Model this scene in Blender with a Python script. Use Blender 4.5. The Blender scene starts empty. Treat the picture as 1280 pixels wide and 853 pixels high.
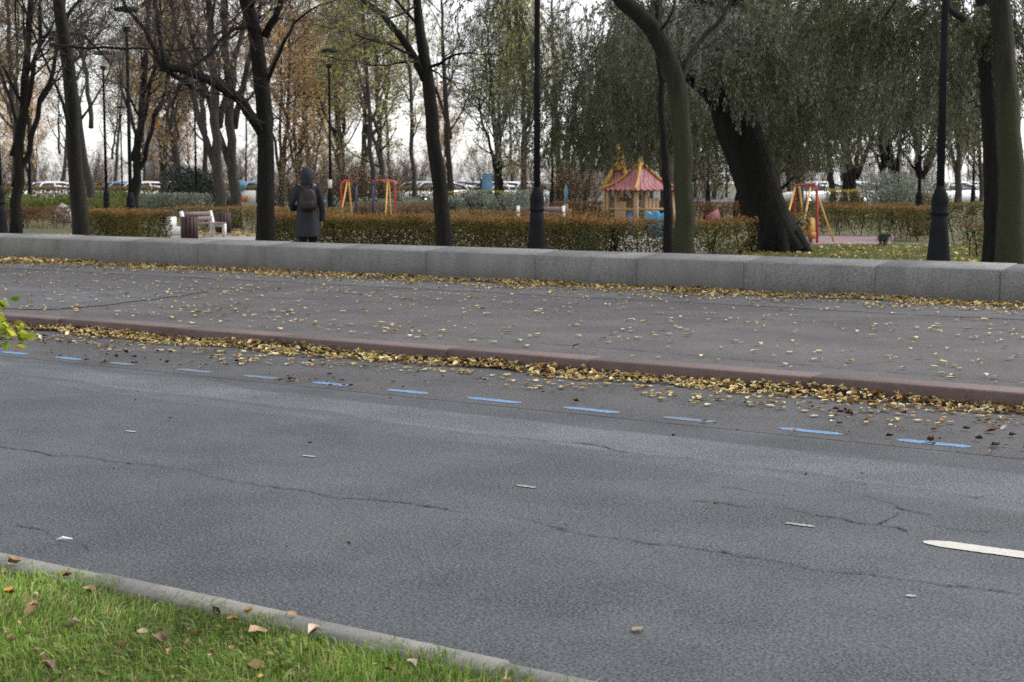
import bpy, math, random
import numpy as np
from mathutils import Vector

SEED = 7
rs = np.random.RandomState(SEED)
random.seed(SEED)
sc = bpy.context.scene
COL = sc.collection
PI = math.pi

# ------------------------------------------------------------------ camera
F, W0, H0 = 2000.0, 1280.0, 853.0
PITCH, YAW, CAMZ = math.radians(5.72), math.radians(35.6), 1.62
HOR = 226.0
cam = bpy.data.cameras.new('camera')
cam.sensor_width = 36
cam.lens = 36 * F / W0
cam.clip_end = 4000
cam.clip_start = 0.05
co = bpy.data.objects.new('camera', cam)
COL.objects.link(co)
co.location = (0, 0, CAMZ)
co.rotation_euler = (PI / 2 - PITCH, 0, YAW)
sc.camera = co
cam.dof.use_dof = True
cam.dof.focus_distance = 9.5
cam.dof.aperture_fstop = 5.6
ca, sa = math.cos(YAW), math.sin(YAW)
PARK = 0.12


def ray(px, py):
    x = (px - 640) / F
    y = -(py - 426.5) / F
    c, s = math.cos(PITCH), math.sin(PITCH)
    fw, up = c + y * s, -s + y * c
    return np.array((ca * x - sa * fw, sa * x + ca * fw, up))


def G(px, py, z=0.0):
    d = ray(px, py)
    t = (z - CAMZ) / d[2]
    return np.array((d[0] * t, d[1] * t, z))


def T(px, py, d):
    return np.array((0, 0, CAMZ)) + ray(px, py) * d


def B(px, d, z=PARK):
    l = (px - 640) / F * d
    return np.array((ca * l - sa * d, sa * l + ca * d, z))


def ZP(py, d):
    return CAMZ + (HOR - py) / F * d


# ------------------------------------------------------------------ materials
def nodes(name):
    m = bpy.data.materials.new(name)
    m.use_nodes = True
    nt = m.node_tree
    nt.nodes.clear()
    out = nt.nodes.new('ShaderNodeOutputMaterial')
    return m, nt, out


def N(nt, typ, **kw):
    n = nt.nodes.new(typ)
    for k, v in kw.items():
        if k.startswith('i_'):
            key = k[2:]
            key = int(key) if key.isdigit() else key.replace('_', ' ')
            n.inputs[key].default_value = v
        else:
            setattr(n, k, v)
    return n


def ramp(nt, stops, interp='LINEAR'):
    n = nt.nodes.new('ShaderNodeValToRGB')
    n.color_ramp.interpolation = interp
    e = n.color_ramp.elements
    while len(e) < len(stops):
        e.new(0.5)
    for i, (p, c) in enumerate(stops):
        e[i].position = p
        e[i].color = (c[0], c[1], c[2], 1)
    return n


def rgb(h):
    """sRGB 0-255 triple to linear."""
    return tuple(((v / 255) / 12.92 if v / 255 < 0.04045 else ((v / 255 + 0.055) / 1.055) ** 2.4) for v in h)


def mat(name, c1, c2=None, scale=6.0, stretch=(1, 1, 1), rough=0.8, bump=0.0, bscale=None, detail=6, metallic=0.0, spec=0.3,
        speck=None, bdist=0.05, moss=None):
    m, nt, out = nodes(name)
    b = N(nt, 'ShaderNodeBsdfPrincipled', i_Roughness=rough, i_Metallic=metallic)
    b.inputs['Specular IOR Level'].default_value = spec
    nt.links.new(b.outputs[0], out.inputs[0])
    tc = N(nt, 'ShaderNodeTexCoord')
    mp = N(nt, 'ShaderNodeMapping')
    mp.inputs['Scale'].default_value = stretch
    nt.links.new(tc.outputs['Object'], mp.inputs[0])
    c2 = c2 or tuple(x * 0.8 for x in c1)
    nz = N(nt, 'ShaderNodeTexNoise', i_Scale=scale, i_Detail=detail, i_Roughness=0.65)
    nt.links.new(mp.outputs[0], nz.inputs['Vector'])
    r = ramp(nt, [(0.3, c1), (0.7, c2)])
    nt.links.new(nz.outputs['Fac'], r.inputs[0])
    col = r.outputs[0]
    if speck:
        sscale, sc1, amt = speck
        v = N(nt, 'ShaderNodeTexNoise', i_Scale=sscale, i_Detail=2, i_Roughness=0.8)
        nt.links.new(tc.outputs['Object'], v.inputs['Vector'])
        rr = ramp(nt, [(0.42, (0, 0, 0)), (0.62, (1, 1, 1))])
        nt.links.new(v.outputs['Fac'], rr.inputs[0])
        mu = N(nt, 'ShaderNodeMath', operation='MULTIPLY', i_1=amt)
        nt.links.new(rr.outputs[0], mu.inputs[0])
        mx = N(nt, 'ShaderNodeMix', data_type='RGBA')
        nt.links.new(mu.outputs[0], mx.inputs[0])
        nt.links.new(col, mx.inputs[6])
        mx.inputs[7].default_value = (*sc1, 1)
        col = mx.outputs[2]
    if moss:
        mc, mz = moss
        sp = N(nt, 'ShaderNodeSeparateXYZ')
        nt.links.new(tc.outputs['Object'], sp.inputs[0])
        ma = N(nt, 'ShaderNodeMath', operation='MULTIPLY_ADD', i_1=2.6, i_2=-1.3)
        nt.links.new(nz.outputs['Fac'], ma.inputs[0])
        sb_ = N(nt, 'ShaderNodeMath', operation='ADD')
        nt.links.new(sp.outputs[2], sb_.inputs[0])
        nt.links.new(ma.outputs[0], sb_.inputs[1])
        mrm = N(nt, 'ShaderNodeMapRange', i_1=mz - 0.5, i_2=mz + 0.6, i_3=0.9, i_4=0.0)
        nt.links.new(sb_.outputs[0], mrm.inputs[0])
        mxm = N(nt, 'ShaderNodeMix', data_type='RGBA')
        nt.links.new(mrm.outputs[0], mxm.inputs[0])
        nt.links.new(col, mxm.inputs[6])
        mxm.inputs[7].default_value = (*mc, 1)
        col = mxm.outputs[2]
    nt.links.new(col, b.inputs['Base Color'])
    if bump:
        n2 = N(nt, 'ShaderNodeTexNoise', i_Scale=bscale or scale * 2, i_Detail=5, i_Roughness=0.7)
        nt.links.new(mp.outputs[0], n2.inputs['Vector'])
        bp = N(nt, 'ShaderNodeBump', i_Strength=bump, i_Distance=bdist)
        nt.links.new(n2.outputs['Fac'], bp.inputs['Height'])
        nt.links.new(bp.outputs[0], b.inputs['Normal'])
    return m


def leafmat(name, stops, trans=0.35, rough=0.6, var=0.25):
    """Each leaf is an island of its own: its colour is drawn from the ramp."""
    m, nt, out = nodes(name)
    g = N(nt, 'ShaderNodeNewGeometry')
    r = ramp(nt, stops, 'LINEAR')
    nt.links.new(g.outputs['Random Per Island'], r.inputs[0])
    tc = N(nt, 'ShaderNodeTexCoord')
    nz = N(nt, 'ShaderNodeTexNoise', i_Scale=1.3, i_Detail=2)
    nt.links.new(tc.outputs['Object'], nz.inputs['Vector'])
    mr = N(nt, 'ShaderNodeMapRange', i_1=0.3, i_2=0.7, i_3=1 - var, i_4=1 + var)
    nt.links.new(nz.outputs['Fac'], mr.inputs[0])
    hs = N(nt, 'ShaderNodeHueSaturation')
    nt.links.new(mr.outputs[0], hs.inputs['Value'])
    nt.links.new(r.outputs[0], hs.inputs['Color'])
    b = N(nt, 'ShaderNodeBsdfPrincipled', i_Roughness=rough)
    b.inputs['Specular IOR Level'].default_value = 0.25
    nt.links.new(hs.outputs[0], b.inputs['Base Color'])
    if trans:
        tl = N(nt, 'ShaderNodeBsdfTranslucent')
        nt.links.new(hs.outputs[0], tl.inputs[0])
        mx = N(nt, 'ShaderNodeMixShader', i_0=trans)
        nt.links.new(b.outputs[0], mx.inputs[1])
        nt.links.new(tl.outputs[0], mx.inputs[2])
        nt.links.new(mx.outputs[0], out.inputs[0])
    else:
        nt.links.new(b.outputs[0], out.inputs[0])
    return m


def wear(nt, tc, col, ya, slope, half, amt):
    """A worn or patched strip of the surface along the road, with an uneven edge."""
    sp = N(nt, 'ShaderNodeSeparateXYZ')
    nt.links.new(tc.outputs['Object'], sp.inputs[0])
    nz = N(nt, 'ShaderNodeTexNoise', i_Scale=0.55, i_Detail=8, i_Roughness=0.55)
    nt.links.new(tc.outputs['Object'], nz.inputs['Vector'])
    a = N(nt, 'ShaderNodeMath', operation='MULTIPLY_ADD', i_1=slope, i_2=ya)
    nt.links.new(sp.outputs[0], a.inputs[0])
    b = N(nt, 'ShaderNodeMath', operation='SUBTRACT')
    nt.links.new(sp.outputs[1], b.inputs[0])
    nt.links.new(a.outputs[0], b.inputs[1])
    c = N(nt, 'ShaderNodeMath', operation='ABSOLUTE')
    nt.links.new(b.outputs[0], c.inputs[0])
    e = N(nt, 'ShaderNodeMath', operation='MULTIPLY_ADD', i_1=1.0, i_2=-0.5)
    nt.links.new(nz.outputs['Fac'], e.inputs[0])
    g = N(nt, 'ShaderNodeMath', operation='ADD')
    nt.links.new(c.outputs[0], g.inputs[0])
    nt.links.new(e.outputs[0], g.inputs[1])
    mr = N(nt, 'ShaderNodeMapRange', i_1=half - 0.025, i_2=half + 0.025, i_3=amt, i_4=1.0)
    nt.links.new(g.outputs[0], mr.inputs[0])
    hs = N(nt, 'ShaderNodeHueSaturation')
    nt.links.new(mr.outputs[0], hs.inputs['Value'])
    nt.links.new(col, hs.inputs['Color'])
    return hs.outputs[0]


def asphalt(name, lo, hi, big=0.35, grain=80, tint=None, bump=0.1, rough=0.75, warm=None, bands=()):
    m, nt, out = nodes(name)
    b = N(nt, 'ShaderNodeBsdfPrincipled', i_Roughness=rough)
    b.inputs['Specular IOR Level'].default_value = 0.35
    nt.links.new(b.outputs[0], out.inputs[0])
    tc = N(nt, 'ShaderNodeTexCoord')
    # stones of the wearing course: even binder, dark pits, a few pale chips
    vo = N(nt, 'ShaderNodeTexVoronoi', i_Scale=grain * 1.6, feature='F1')
    nt.links.new(tc.outputs['Object'], vo.inputs['Vector'])
    n1 = N(nt, 'ShaderNodeTexNoise', i_Scale=grain, i_Detail=2, i_Roughness=0.6)
    nt.links.new(tc.outputs['Object'], n1.inputs['Vector'])
    n5 = N(nt, 'ShaderNodeTexNoise', i_Scale=1.1, i_Detail=4, i_Roughness=0.6)
    nt.links.new(tc.outputs['Object'], n5.inputs['Vector'])
    sh = N(nt, 'ShaderNodeMapRange', i_1=0.38, i_2=0.62, i_3=-0.035, i_4=0.04)
    nt.links.new(n5.outputs['Fac'], sh.inputs[0])
    ad = N(nt, 'ShaderNodeMath', operation='ADD')
    nt.links.new(n1.outputs['Fac'], ad.inputs[0])
    nt.links.new(sh.outputs[0], ad.inputs[1])
    mid = tuple((a + b) / 2 for a, b in zip(lo, hi))
    r1 = ramp(nt, [(0.30, tuple(x * 0.1 for x in lo)), (0.415, tuple(x * 0.3 for x in lo)), (0.465, tuple(x * 0.95 for x in lo)), (0.54, mid), (0.66, tuple(x * 1.1 for x in hi)), (0.78, tuple(x * 1.9 for x in hi))])
    nt.links.new(ad.outputs[0], r1.inputs[0])
    sep = N(nt, 'ShaderNodeSeparateColor')
    nt.links.new(vo.outputs['Color'], sep.inputs[0])
    mrv = N(nt, 'ShaderNodeMapRange', i_1=0.0, i_2=1.0, i_3=0.55, i_4=1.45)
    nt.links.new(sep.outputs[0], mrv.inputs[0])
    # broad worn and patched areas
    mp = N(nt, 'ShaderNodeMapping')
    mp.inputs['Scale'].default_value = (0.35, 1.0, 1)
    nt.links.new(tc.outputs['Object'], mp.inputs[0])
    n2 = N(nt, 'ShaderNodeTexNoise', i_Scale=big * 2.2, i_Detail=7, i_Roughness=0.6)
    nt.links.new(mp.outputs[0], n2.inputs['Vector'])
    mr2 = N(nt, 'ShaderNodeMapRange', i_1=0.3, i_2=0.7, i_3=0.94, i_4=1.06)
    nt.links.new(n2.outputs['Fac'], mr2.inputs[0])
    mul = N(nt, 'ShaderNodeMath', operation='MULTIPLY')
    nt.links.new(mrv.outputs[0], mul.inputs[0])
    nt.links.new(mr2.outputs[0], mul.inputs[1])
    hs = N(nt, 'ShaderNodeHueSaturation')
    nt.links.new(mul.outputs[0], hs.inputs['Value'])
    nt.links.new(r1.outputs[0], hs.inputs['Color'])
    col = hs.outputs[0]
    for (ya, slope, half, amt) in bands:
        col = wear(nt, tc, col, ya, slope, half, amt)
    if warm:
        n4 = N(nt, 'ShaderNodeTexNoise', i_Scale=0.9, i_Detail=6, i_Roughness=0.7)
        nt.links.new(mp.outputs[0], n4.inputs['Vector'])
        r4 = ramp(nt, [(0.45, (0, 0, 0)), (0.68, (1, 1, 1))])
        nt.links.new(n4.outputs['Fac'], r4.inputs[0])
        mm = N(nt, 'ShaderNodeMath', operation='MULTIPLY', i_1=0.35)
        nt.links.new(r4.outputs[0], mm.inputs[0])
        mx = N(nt, 'ShaderNodeMix', data_type='RGBA')
        nt.links.new(mm.outputs[0], mx.inputs[0])
        nt.links.new(col, mx.inputs[6])
        mx.inputs[7].default_value = (*warm, 1)
        col = mx.outputs[2]
    nt.links.new(col, b.inputs['Base Color'])
    bp = N(nt, 'ShaderNodeBump', i_Strength=bump, i_Distance=0.012)
    nt.links.new(n1.outputs['Fac'], bp.inputs['Height'])
    nt.links.new(bp.outputs[0], b.inputs['Normal'])
    return m


M = {}
M['road'] = asphalt('road_asphalt', (0.052, 0.0575, 0.063), (0.076, 0.083, 0.091), bands=((8.25, -0.045, 0.3, 1.55), (7.75, -0.05, 0.12, 1.25), (6.2, -0.02, 0.2, 1.1), (9.0, 0.0, 0.2, 0.86), (4.6, 0.0, 0.3, 0.93)))
M['patch_light'] = asphalt('worn_asphalt', (0.105, 0.115, 0.13), (0.15, 0.163, 0.182), bump=0.2)
M['patch_dark'] = asphalt('newer_asphalt', (0.055, 0.06, 0.068), (0.088, 0.094, 0.104), bump=0.3)
M['parking'] = asphalt('parking_asphalt', (0.05, 0.049, 0.051), (0.075, 0.073, 0.076), bump=0.3, warm=(0.075, 0.064, 0.058))
M['sidewalk'] = asphalt('sidewalk_asphalt', (0.07, 0.063, 0.064), (0.098, 0.089, 0.09), grain=110, bump=0.1, warm=(0.075, 0.06, 0.061))
M['sidewalk2'] = asphalt('sidewalk_grey_asphalt', (0.076, 0.075, 0.08), (0.105, 0.104, 0.11), grain=110, bump=0.1)
M['carpark'] = mat('car_park_asphalt', (0.09, 0.09, 0.095), scale=2)
M['granite'] = mat('grey_granite', (0.29, 0.285, 0.276), (0.17, 0.169, 0.163), scale=2.6, stretch=(1, 1, 0.35), rough=0.75, bump=0.2, bscale=60,
                   speck=(55, (0.085, 0.085, 0.088), 0.75))
M['redgranite'] = mat('red_granite', (0.11, 0.072, 0.066), (0.062, 0.042, 0.039), scale=7, rough=0.7, bump=0.25, bscale=40,
                      speck=(120, (0.2, 0.15, 0.145), 0.5))
M['concrete'] = mat('kerb_concrete', (0.26, 0.245, 0.225), (0.14, 0.135, 0.125), scale=7, bump=0.4, bscale=60, speck=(160, (0.1, 0.1, 0.1), 0.5))
M['bluepaint'] = mat('worn_blue_paint', (0.13, 0.3, 0.53), (0.115, 0.2, 0.32), scale=9, rough=0.8, speck=(60, (0.085, 0.1, 0.125), 0.85))
M['bluefaded'] = mat('faded_blue_paint', (0.13, 0.21, 0.31), (0.1, 0.13, 0.17), scale=22, rough=0.7, speck=(45, (0.09, 0.095, 0.105), 0.8))
M['whitepaint'] = mat('white_road_paint', (0.56, 0.53, 0.46), (0.42, 0.4, 0.36), scale=24, rough=0.6, speck=(110, (0.3, 0.29, 0.28), 0.45))
M['oldwhite'] = mat('worn_white_paint', (0.42, 0.41, 0.38), (0.2, 0.2, 0.2), scale=40, rough=0.7, speck=(70, (0.1, 0.1, 0.11), 0.6))
M['crack'] = mat('crack_dark', (0.022, 0.022, 0.024), scale=20)  # dark fill of road cracks and wall joints
M['seam'] = mat('seam_tar', (0.04, 0.038, 0.04), scale=3)
M['soil'] = mat('verge_soil', (0.05, 0.05, 0.025), (0.032, 0.025, 0.017), scale=9, bump=0.5)
M['lawn'] = mat('park_lawn', (0.085, 0.1, 0.04), (0.12, 0.1, 0.05), scale=1.3, bump=0.4, bscale=30)
M['earth'] = mat('ground_earth', (0.11, 0.1, 0.06), (0.08, 0.085, 0.04), scale=0.4)
M['paving'] = mat('pale_paving', (0.33, 0.315, 0.295), (0.25, 0.24, 0.225), scale=2.2, speck=(50, (0.17, 0.15, 0.12), 0.5))
M['rubber'] = mat('pink_play_surface', (0.3, 0.2, 0.21), (0.22, 0.16, 0.17), scale=2.2)
M['bark'] = mat('dark_bark', (0.019, 0.016, 0.013), (0.004, 0.0036, 0.0032), bdist=0.15, scale=9, stretch=(1.6, 1.6, 0.22), rough=0.95, bump=0.9, bscale=16)
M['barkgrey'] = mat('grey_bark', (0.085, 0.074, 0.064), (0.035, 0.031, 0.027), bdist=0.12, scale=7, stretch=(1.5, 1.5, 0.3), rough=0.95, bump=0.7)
M['barkarch'] = mat('grey_brown_bark', (0.034, 0.031, 0.022), (0.013, 0.012, 0.009), scale=6, stretch=(1.6, 1.6, 0.3), rough=0.95, bump=0.9, bscale=16)
M['barkgreen'] = mat('mossy_bark', (0.028, 0.025, 0.019), (0.01, 0.009, 0.007), moss=((0.041, 0.042, 0.018), 3.0), bdist=0.12, scale=5, stretch=(1.6, 1.6, 0.3), rough=0.95, bump=0.8, bscale=18)
M['barkmoss'] = mat('moss_tinged_bark', (0.018, 0.0165, 0.011), (0.007, 0.0063, 0.005), scale=6, stretch=(1.6, 1.6, 0.25), rough=0.95, bump=0.9, bscale=16)
M['barkwillow'] = mat('willow_bark', (0.019, 0.016, 0.013), (0.0035, 0.003, 0.0028), bdist=0.2, scale=5, stretch=(2.2, 2.2, 0.25), rough=0.95, bump=1.0, bscale=9)
M['twig'] = mat('brown_twig', (0.07, 0.055, 0.047), (0.04, 0.031, 0.028), scale=2)
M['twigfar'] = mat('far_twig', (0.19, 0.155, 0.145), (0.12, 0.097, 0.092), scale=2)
M['purpletwig'] = mat('purple_twig', (0.1, 0.075, 0.08), (0.065, 0.048, 0.052), scale=2)
M['iron'] = mat('dark_cast_iron', (0.014, 0.015, 0.018), (0.009, 0.0095, 0.011), scale=5, rough=0.85, spec=0.12)
M['red'] = mat('red_enamel', (0.5, 0.06, 0.05), (0.38, 0.05, 0.05), scale=6, rough=0.45)
M['yellow'] = mat('yellow_enamel', (0.7, 0.42, 0.1), (0.6, 0.36, 0.09), scale=6, rough=0.5)
M['navy'] = mat('navy_enamel', (0.04, 0.055, 0.11), scale=6, rough=0.5)
M['pink'] = mat('faded_red_roof', (0.37, 0.14, 0.145), (0.24, 0.09, 0.095), scale=5, rough=0.6)
M['gold'] = mat('ochre_paint', (0.5, 0.3, 0.06), (0.36, 0.2, 0.045), scale=4, rough=0.6)
M['wood'] = mat('pale_timber', (0.4, 0.27, 0.14), (0.3, 0.19, 0.1), scale=4, stretch=(3, 3, 0.4), rough=0.7)
M['brownwood'] = mat('dark_brown_timber', (0.06, 0.03, 0.028), (0.04, 0.022, 0.02), scale=6, stretch=(3, 3, 0.3), rough=0.6)
M['benchwood'] = mat('weathered_bench_slats', (0.2, 0.14, 0.14), (0.15, 0.1, 0.1), scale=6, stretch=(0.4, 3, 3), rough=0.7)
M['white'] = mat('white_painted_concrete', (0.72, 0.71, 0.69), (0.6, 0.6, 0.58), scale=5, rough=0.7)
M['cyan'] = mat('blue_plastic', (0.05, 0.28, 0.5), (0.04, 0.22, 0.42), scale=4, rough=0.45)
M['teal'] = mat('teal_plastic', (0.13, 0.3, 0.34), scale=4, rough=0.5)
M['stone'] = mat('pale_boulder', (0.4, 0.4, 0.4), (0.28, 0.28, 0.29), scale=4, bump=0.3)
M['bin'] = M['brownwood']
M['skyblue'] = mat('sign_blue', (0.2, 0.38, 0.55), scale=3, rough=0.5)
M['coat'] = mat('slate_wool', (0.031, 0.033, 0.04), (0.021, 0.0225, 0.028), scale=14, rough=0.95, bump=0.2, bscale=60)
M['trouser'] = mat('black_cloth', (0.012, 0.012, 0.014), scale=9, rough=0.9)
M['bag'] = mat('brown_leather', (0.027, 0.018, 0.016), (0.017, 0.012, 0.011), scale=9, rough=0.6)
M['skin'] = mat('skin', (0.45, 0.27, 0.2), scale=6, rough=0.5)
M['tyre'] = mat('tyre', (0.02, 0.02, 0.02), scale=6)
M['carglass'] = mat('car_glass', (0.03, 0.035, 0.04), scale=2, rough=0.12, spec=0.6)
M['chrome'] = mat('alloy', (0.5, 0.5, 0.5), scale=2, rough=0.35, metallic=0.6)
M['tail'] = mat('tail_light', (0.45, 0.03, 0.03), scale=2, rough=0.3)
M['facade'] = mat('grey_facade', (0.36, 0.36, 0.38), (0.3, 0.3, 0.32), scale=0.3)
M['pane'] = mat('dark_pane', (0.1, 0.11, 0.13), scale=0.4, rough=0.2)
M['frost'] = mat('frosted_glass', (0.6, 0.62, 0.62), scale=3, rough=0.3)
m_, nt_, out_ = nodes('clear_glass')
a_ = N(nt_, 'ShaderNodeBsdfTransparent', i_0=(0.93, 0.95, 0.95, 1))
b_ = N(nt_, 'ShaderNodeBsdfGlossy', i_Roughness=0.05)
c_ = N(nt_, 'ShaderNodeMixShader', i_0=0.08)
nt_.links.new(a_.outputs[0], c_.inputs[1])
nt_.links.new(b_.outputs[0], c_.inputs[2])
nt_.links.new(c_.outputs[0], out_.inputs[0])
M['clear'] = m_
M['paper'] = mat('white_notice', (0.75, 0.75, 0.75), scale=8)
L = {}
L['litter'] = leafmat('fallen_leaf', [(0.0, (0.22, 0.125, 0.05)), (0.12, (0.42, 0.29, 0.1)), (0.3, (0.58, 0.46, 0.22)), (0.48, (0.64, 0.55, 0.33)), (0.56, (0.22, 0.115, 0.04)),
                                      (0.66, (0.4, 0.2, 0.06)), (0.74, (0.34, 0.3, 0.09)), (0.82, (0.1, 0.05, 0.025)), (0.9, (0.5, 0.38, 0.14)), (0.96, (0.16, 0.19, 0.05)), (1.0, (0.62, 0.56, 0.4))], 0.12, var=0.3)
L['scatter'] = leafmat('scattered_leaf', [(0.0, (0.6, 0.53, 0.3)), (0.4, (0.5, 0.41, 0.2)), (0.6, (0.3, 0.18, 0.08)), (0.75, (0.62, 0.57, 0.42)),
                                          (0.9, (0.12, 0.07, 0.04)), (1.0, (0.35, 0.33, 0.1))], 0.1)
L['debris'] = leafmat('brown_debris', [(0.0, (0.1, 0.055, 0.03)), (0.5, (0.2, 0.11, 0.055)), (0.8, (0.05, 0.025, 0.02)), (1.0, (0.3, 0.2, 0.1))], 0.0)
L['verge_dry'] = leafmat('dry_verge_leaf', [(0.0, (0.3, 0.19, 0.1)), (0.4, (0.42, 0.29, 0.17)), (0.7, (0.16, 0.075, 0.035)), (0.85, (0.5, 0.4, 0.26)), (1.0, (0.4, 0.24, 0.06))], 0.1)
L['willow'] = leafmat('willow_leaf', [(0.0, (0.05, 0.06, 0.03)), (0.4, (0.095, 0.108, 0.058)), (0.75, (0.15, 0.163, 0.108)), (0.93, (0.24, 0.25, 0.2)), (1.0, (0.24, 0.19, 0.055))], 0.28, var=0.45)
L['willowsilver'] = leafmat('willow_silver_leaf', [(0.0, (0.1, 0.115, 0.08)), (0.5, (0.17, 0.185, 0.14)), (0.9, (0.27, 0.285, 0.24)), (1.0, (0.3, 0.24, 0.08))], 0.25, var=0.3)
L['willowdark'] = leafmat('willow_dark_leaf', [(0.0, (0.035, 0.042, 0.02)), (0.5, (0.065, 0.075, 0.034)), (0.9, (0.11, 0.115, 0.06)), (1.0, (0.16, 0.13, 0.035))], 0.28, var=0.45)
L['hedge'] = leafmat('hedge_leaf', [(0.0, (0.055, 0.06, 0.016)), (0.4, (0.11, 0.1, 0.024)), (0.65, (0.16, 0.125, 0.03)), (0.85, (0.06, 0.045, 0.016)), (1.0, (0.28, 0.23, 0.055))], 0.18)
L['hedgetop'] = leafmat('hedge_top_leaf', [(0.0, (0.2, 0.1, 0.03)), (0.5, (0.29, 0.145, 0.04)), (0.8, (0.16, 0.12, 0.03)), (1.0, (0.34, 0.2, 0.06))], 0.3)
L['hedgered'] = leafmat('hedge_red_leaf', [(0.0, (0.13, 0.065, 0.035)), (0.5, (0.2, 0.1, 0.05)), (1.0, (0.24, 0.14, 0.05))], 0.3)
L['hedgegreen'] = leafmat('hedge_green_leaf', [(0.0, (0.1, 0.11, 0.025)), (0.5, (0.16, 0.16, 0.035)), (1.0, (0.26, 0.23, 0.05))], 0.3)
L['silver'] = leafmat('silver_leaf', [(0.0, (0.12, 0.14, 0.09)), (0.5, (0.21, 0.235, 0.18)), (1.0, (0.36, 0.38, 0.33))], 0.25)
L['evergreen'] = leafmat('evergreen_leaf', [(0.0, (0.03, 0.04, 0.03)), (1.0, (0.075, 0.085, 0.07))], 0.15)
L['under'] = leafmat('undergrowth_leaf', [(0.0, (0.07, 0.1, 0.02)), (0.6, (0.13, 0.17, 0.04)), (1.0, (0.22, 0.22, 0.06))], 0.35)
L['orange'] = leafmat('orange_leaf', [(0.0, (0.625, 0.362, 0.125)), (0.5, (0.750, 0.488, 0.200)), (1.0, (0.525, 0.338, 0.150))], 0.6)
L['ochre'] = leafmat('ochre_leaf', [(0.0, (0.432, 0.300, 0.144)), (0.5, (0.552, 0.384, 0.192)), (1.0, (0.360, 0.216, 0.120))], 0.6)
L['yellowgreen'] = leafmat('yellow_green_leaf', [(0.0, (0.360, 0.372, 0.096)), (0.5, (0.504, 0.480, 0.156)), (0.8, (0.288, 0.312, 0.084)), (1.0, (0.600, 0.480, 0.120))], 0.6)
L['yellow'] = leafmat('yellow_leaf', [(0.0, (0.45, 0.36, 0.05)), (0.6, (0.5, 0.42, 0.09)), (1.0, (0.28, 0.28, 0.06))], 0.45)
L['green'] = leafmat('late_green_leaf', [(0.0, (0.1, 0.13, 0.03)), (0.6, (0.17, 0.2, 0.045)), (1.0, (0.3, 0.27, 0.06))], 0.4)
L['bush'] = leafmat('lime_bush_leaf', [(0.0, (0.2, 0.3, 0.03)), (0.4, (0.36, 0.42, 0.04)), (0.7, (0.5, 0.48, 0.06)), (0.88, (0.13, 0.24, 0.03)), (1.0, (0.42, 0.2, 0.08))], 0.4)
L['olive'] = leafmat('olive_leaf', [(0.0, (0.05, 0.06, 0.02)), (0.6, (0.1, 0.11, 0.035)), (0.9, (0.15, 0.15, 0.05)), (1.0, (0.35, 0.2, 0.06))], 0.3)
L['grass'] = leafmat('grass_blade', [(0.0, (0.09, 0.155, 0.02)), (0.45, (0.155, 0.27, 0.045)), (0.72, (0.235, 0.36, 0.075)), (0.86, (0.33, 0.38, 0.1)), (0.95, (0.42, 0.34, 0.15)), (1.0, (0.55, 0.47, 0.28))], 0.3, rough=0.5, var=0.5)
L['lawnblade'] = leafmat('lawn_blade', [(0.0, (0.1, 0.135, 0.03)), (0.6, (0.16, 0.19, 0.05)), (1.0, (0.3, 0.26, 0.11))], 0.3)


# ------------------------------------------------------------------ mesh tools
def np_mesh(name, V, faces, smooth=False):
    """faces: list of (k,n) int arrays of k-gons."""
    me = bpy.data.meshes.new(name)
    V = np.asarray(V, dtype=np.float32).reshape(-1, 3)
    me.vertices.add(len(V))
    me.vertices.foreach_set('co', V.ravel())
    loops, starts, off = [], [], 0
    for f in faces:
        f = np.asarray(f, dtype=np.int32)
        if len(f) == 0:
            continue
        k = f.shape[1]
        loops.append(f.ravel())
        starts.append(off + np.arange(len(f)) * k)
        off += f.size
    lp = np.concatenate(loops)
    st = np.concatenate(starts).astype(np.int32)
    me.loops.add(len(lp))
    me.loops.foreach_set('vertex_index', lp)
    me.polygons.add(len(st))
    me.polygons.foreach_set('loop_start', st)
    if smooth:
        me.polygons.foreach_set('use_smooth', np.ones(len(st), dtype=bool))
    me.update(calc_edges=True)
    me.validate()
    return me


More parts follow.
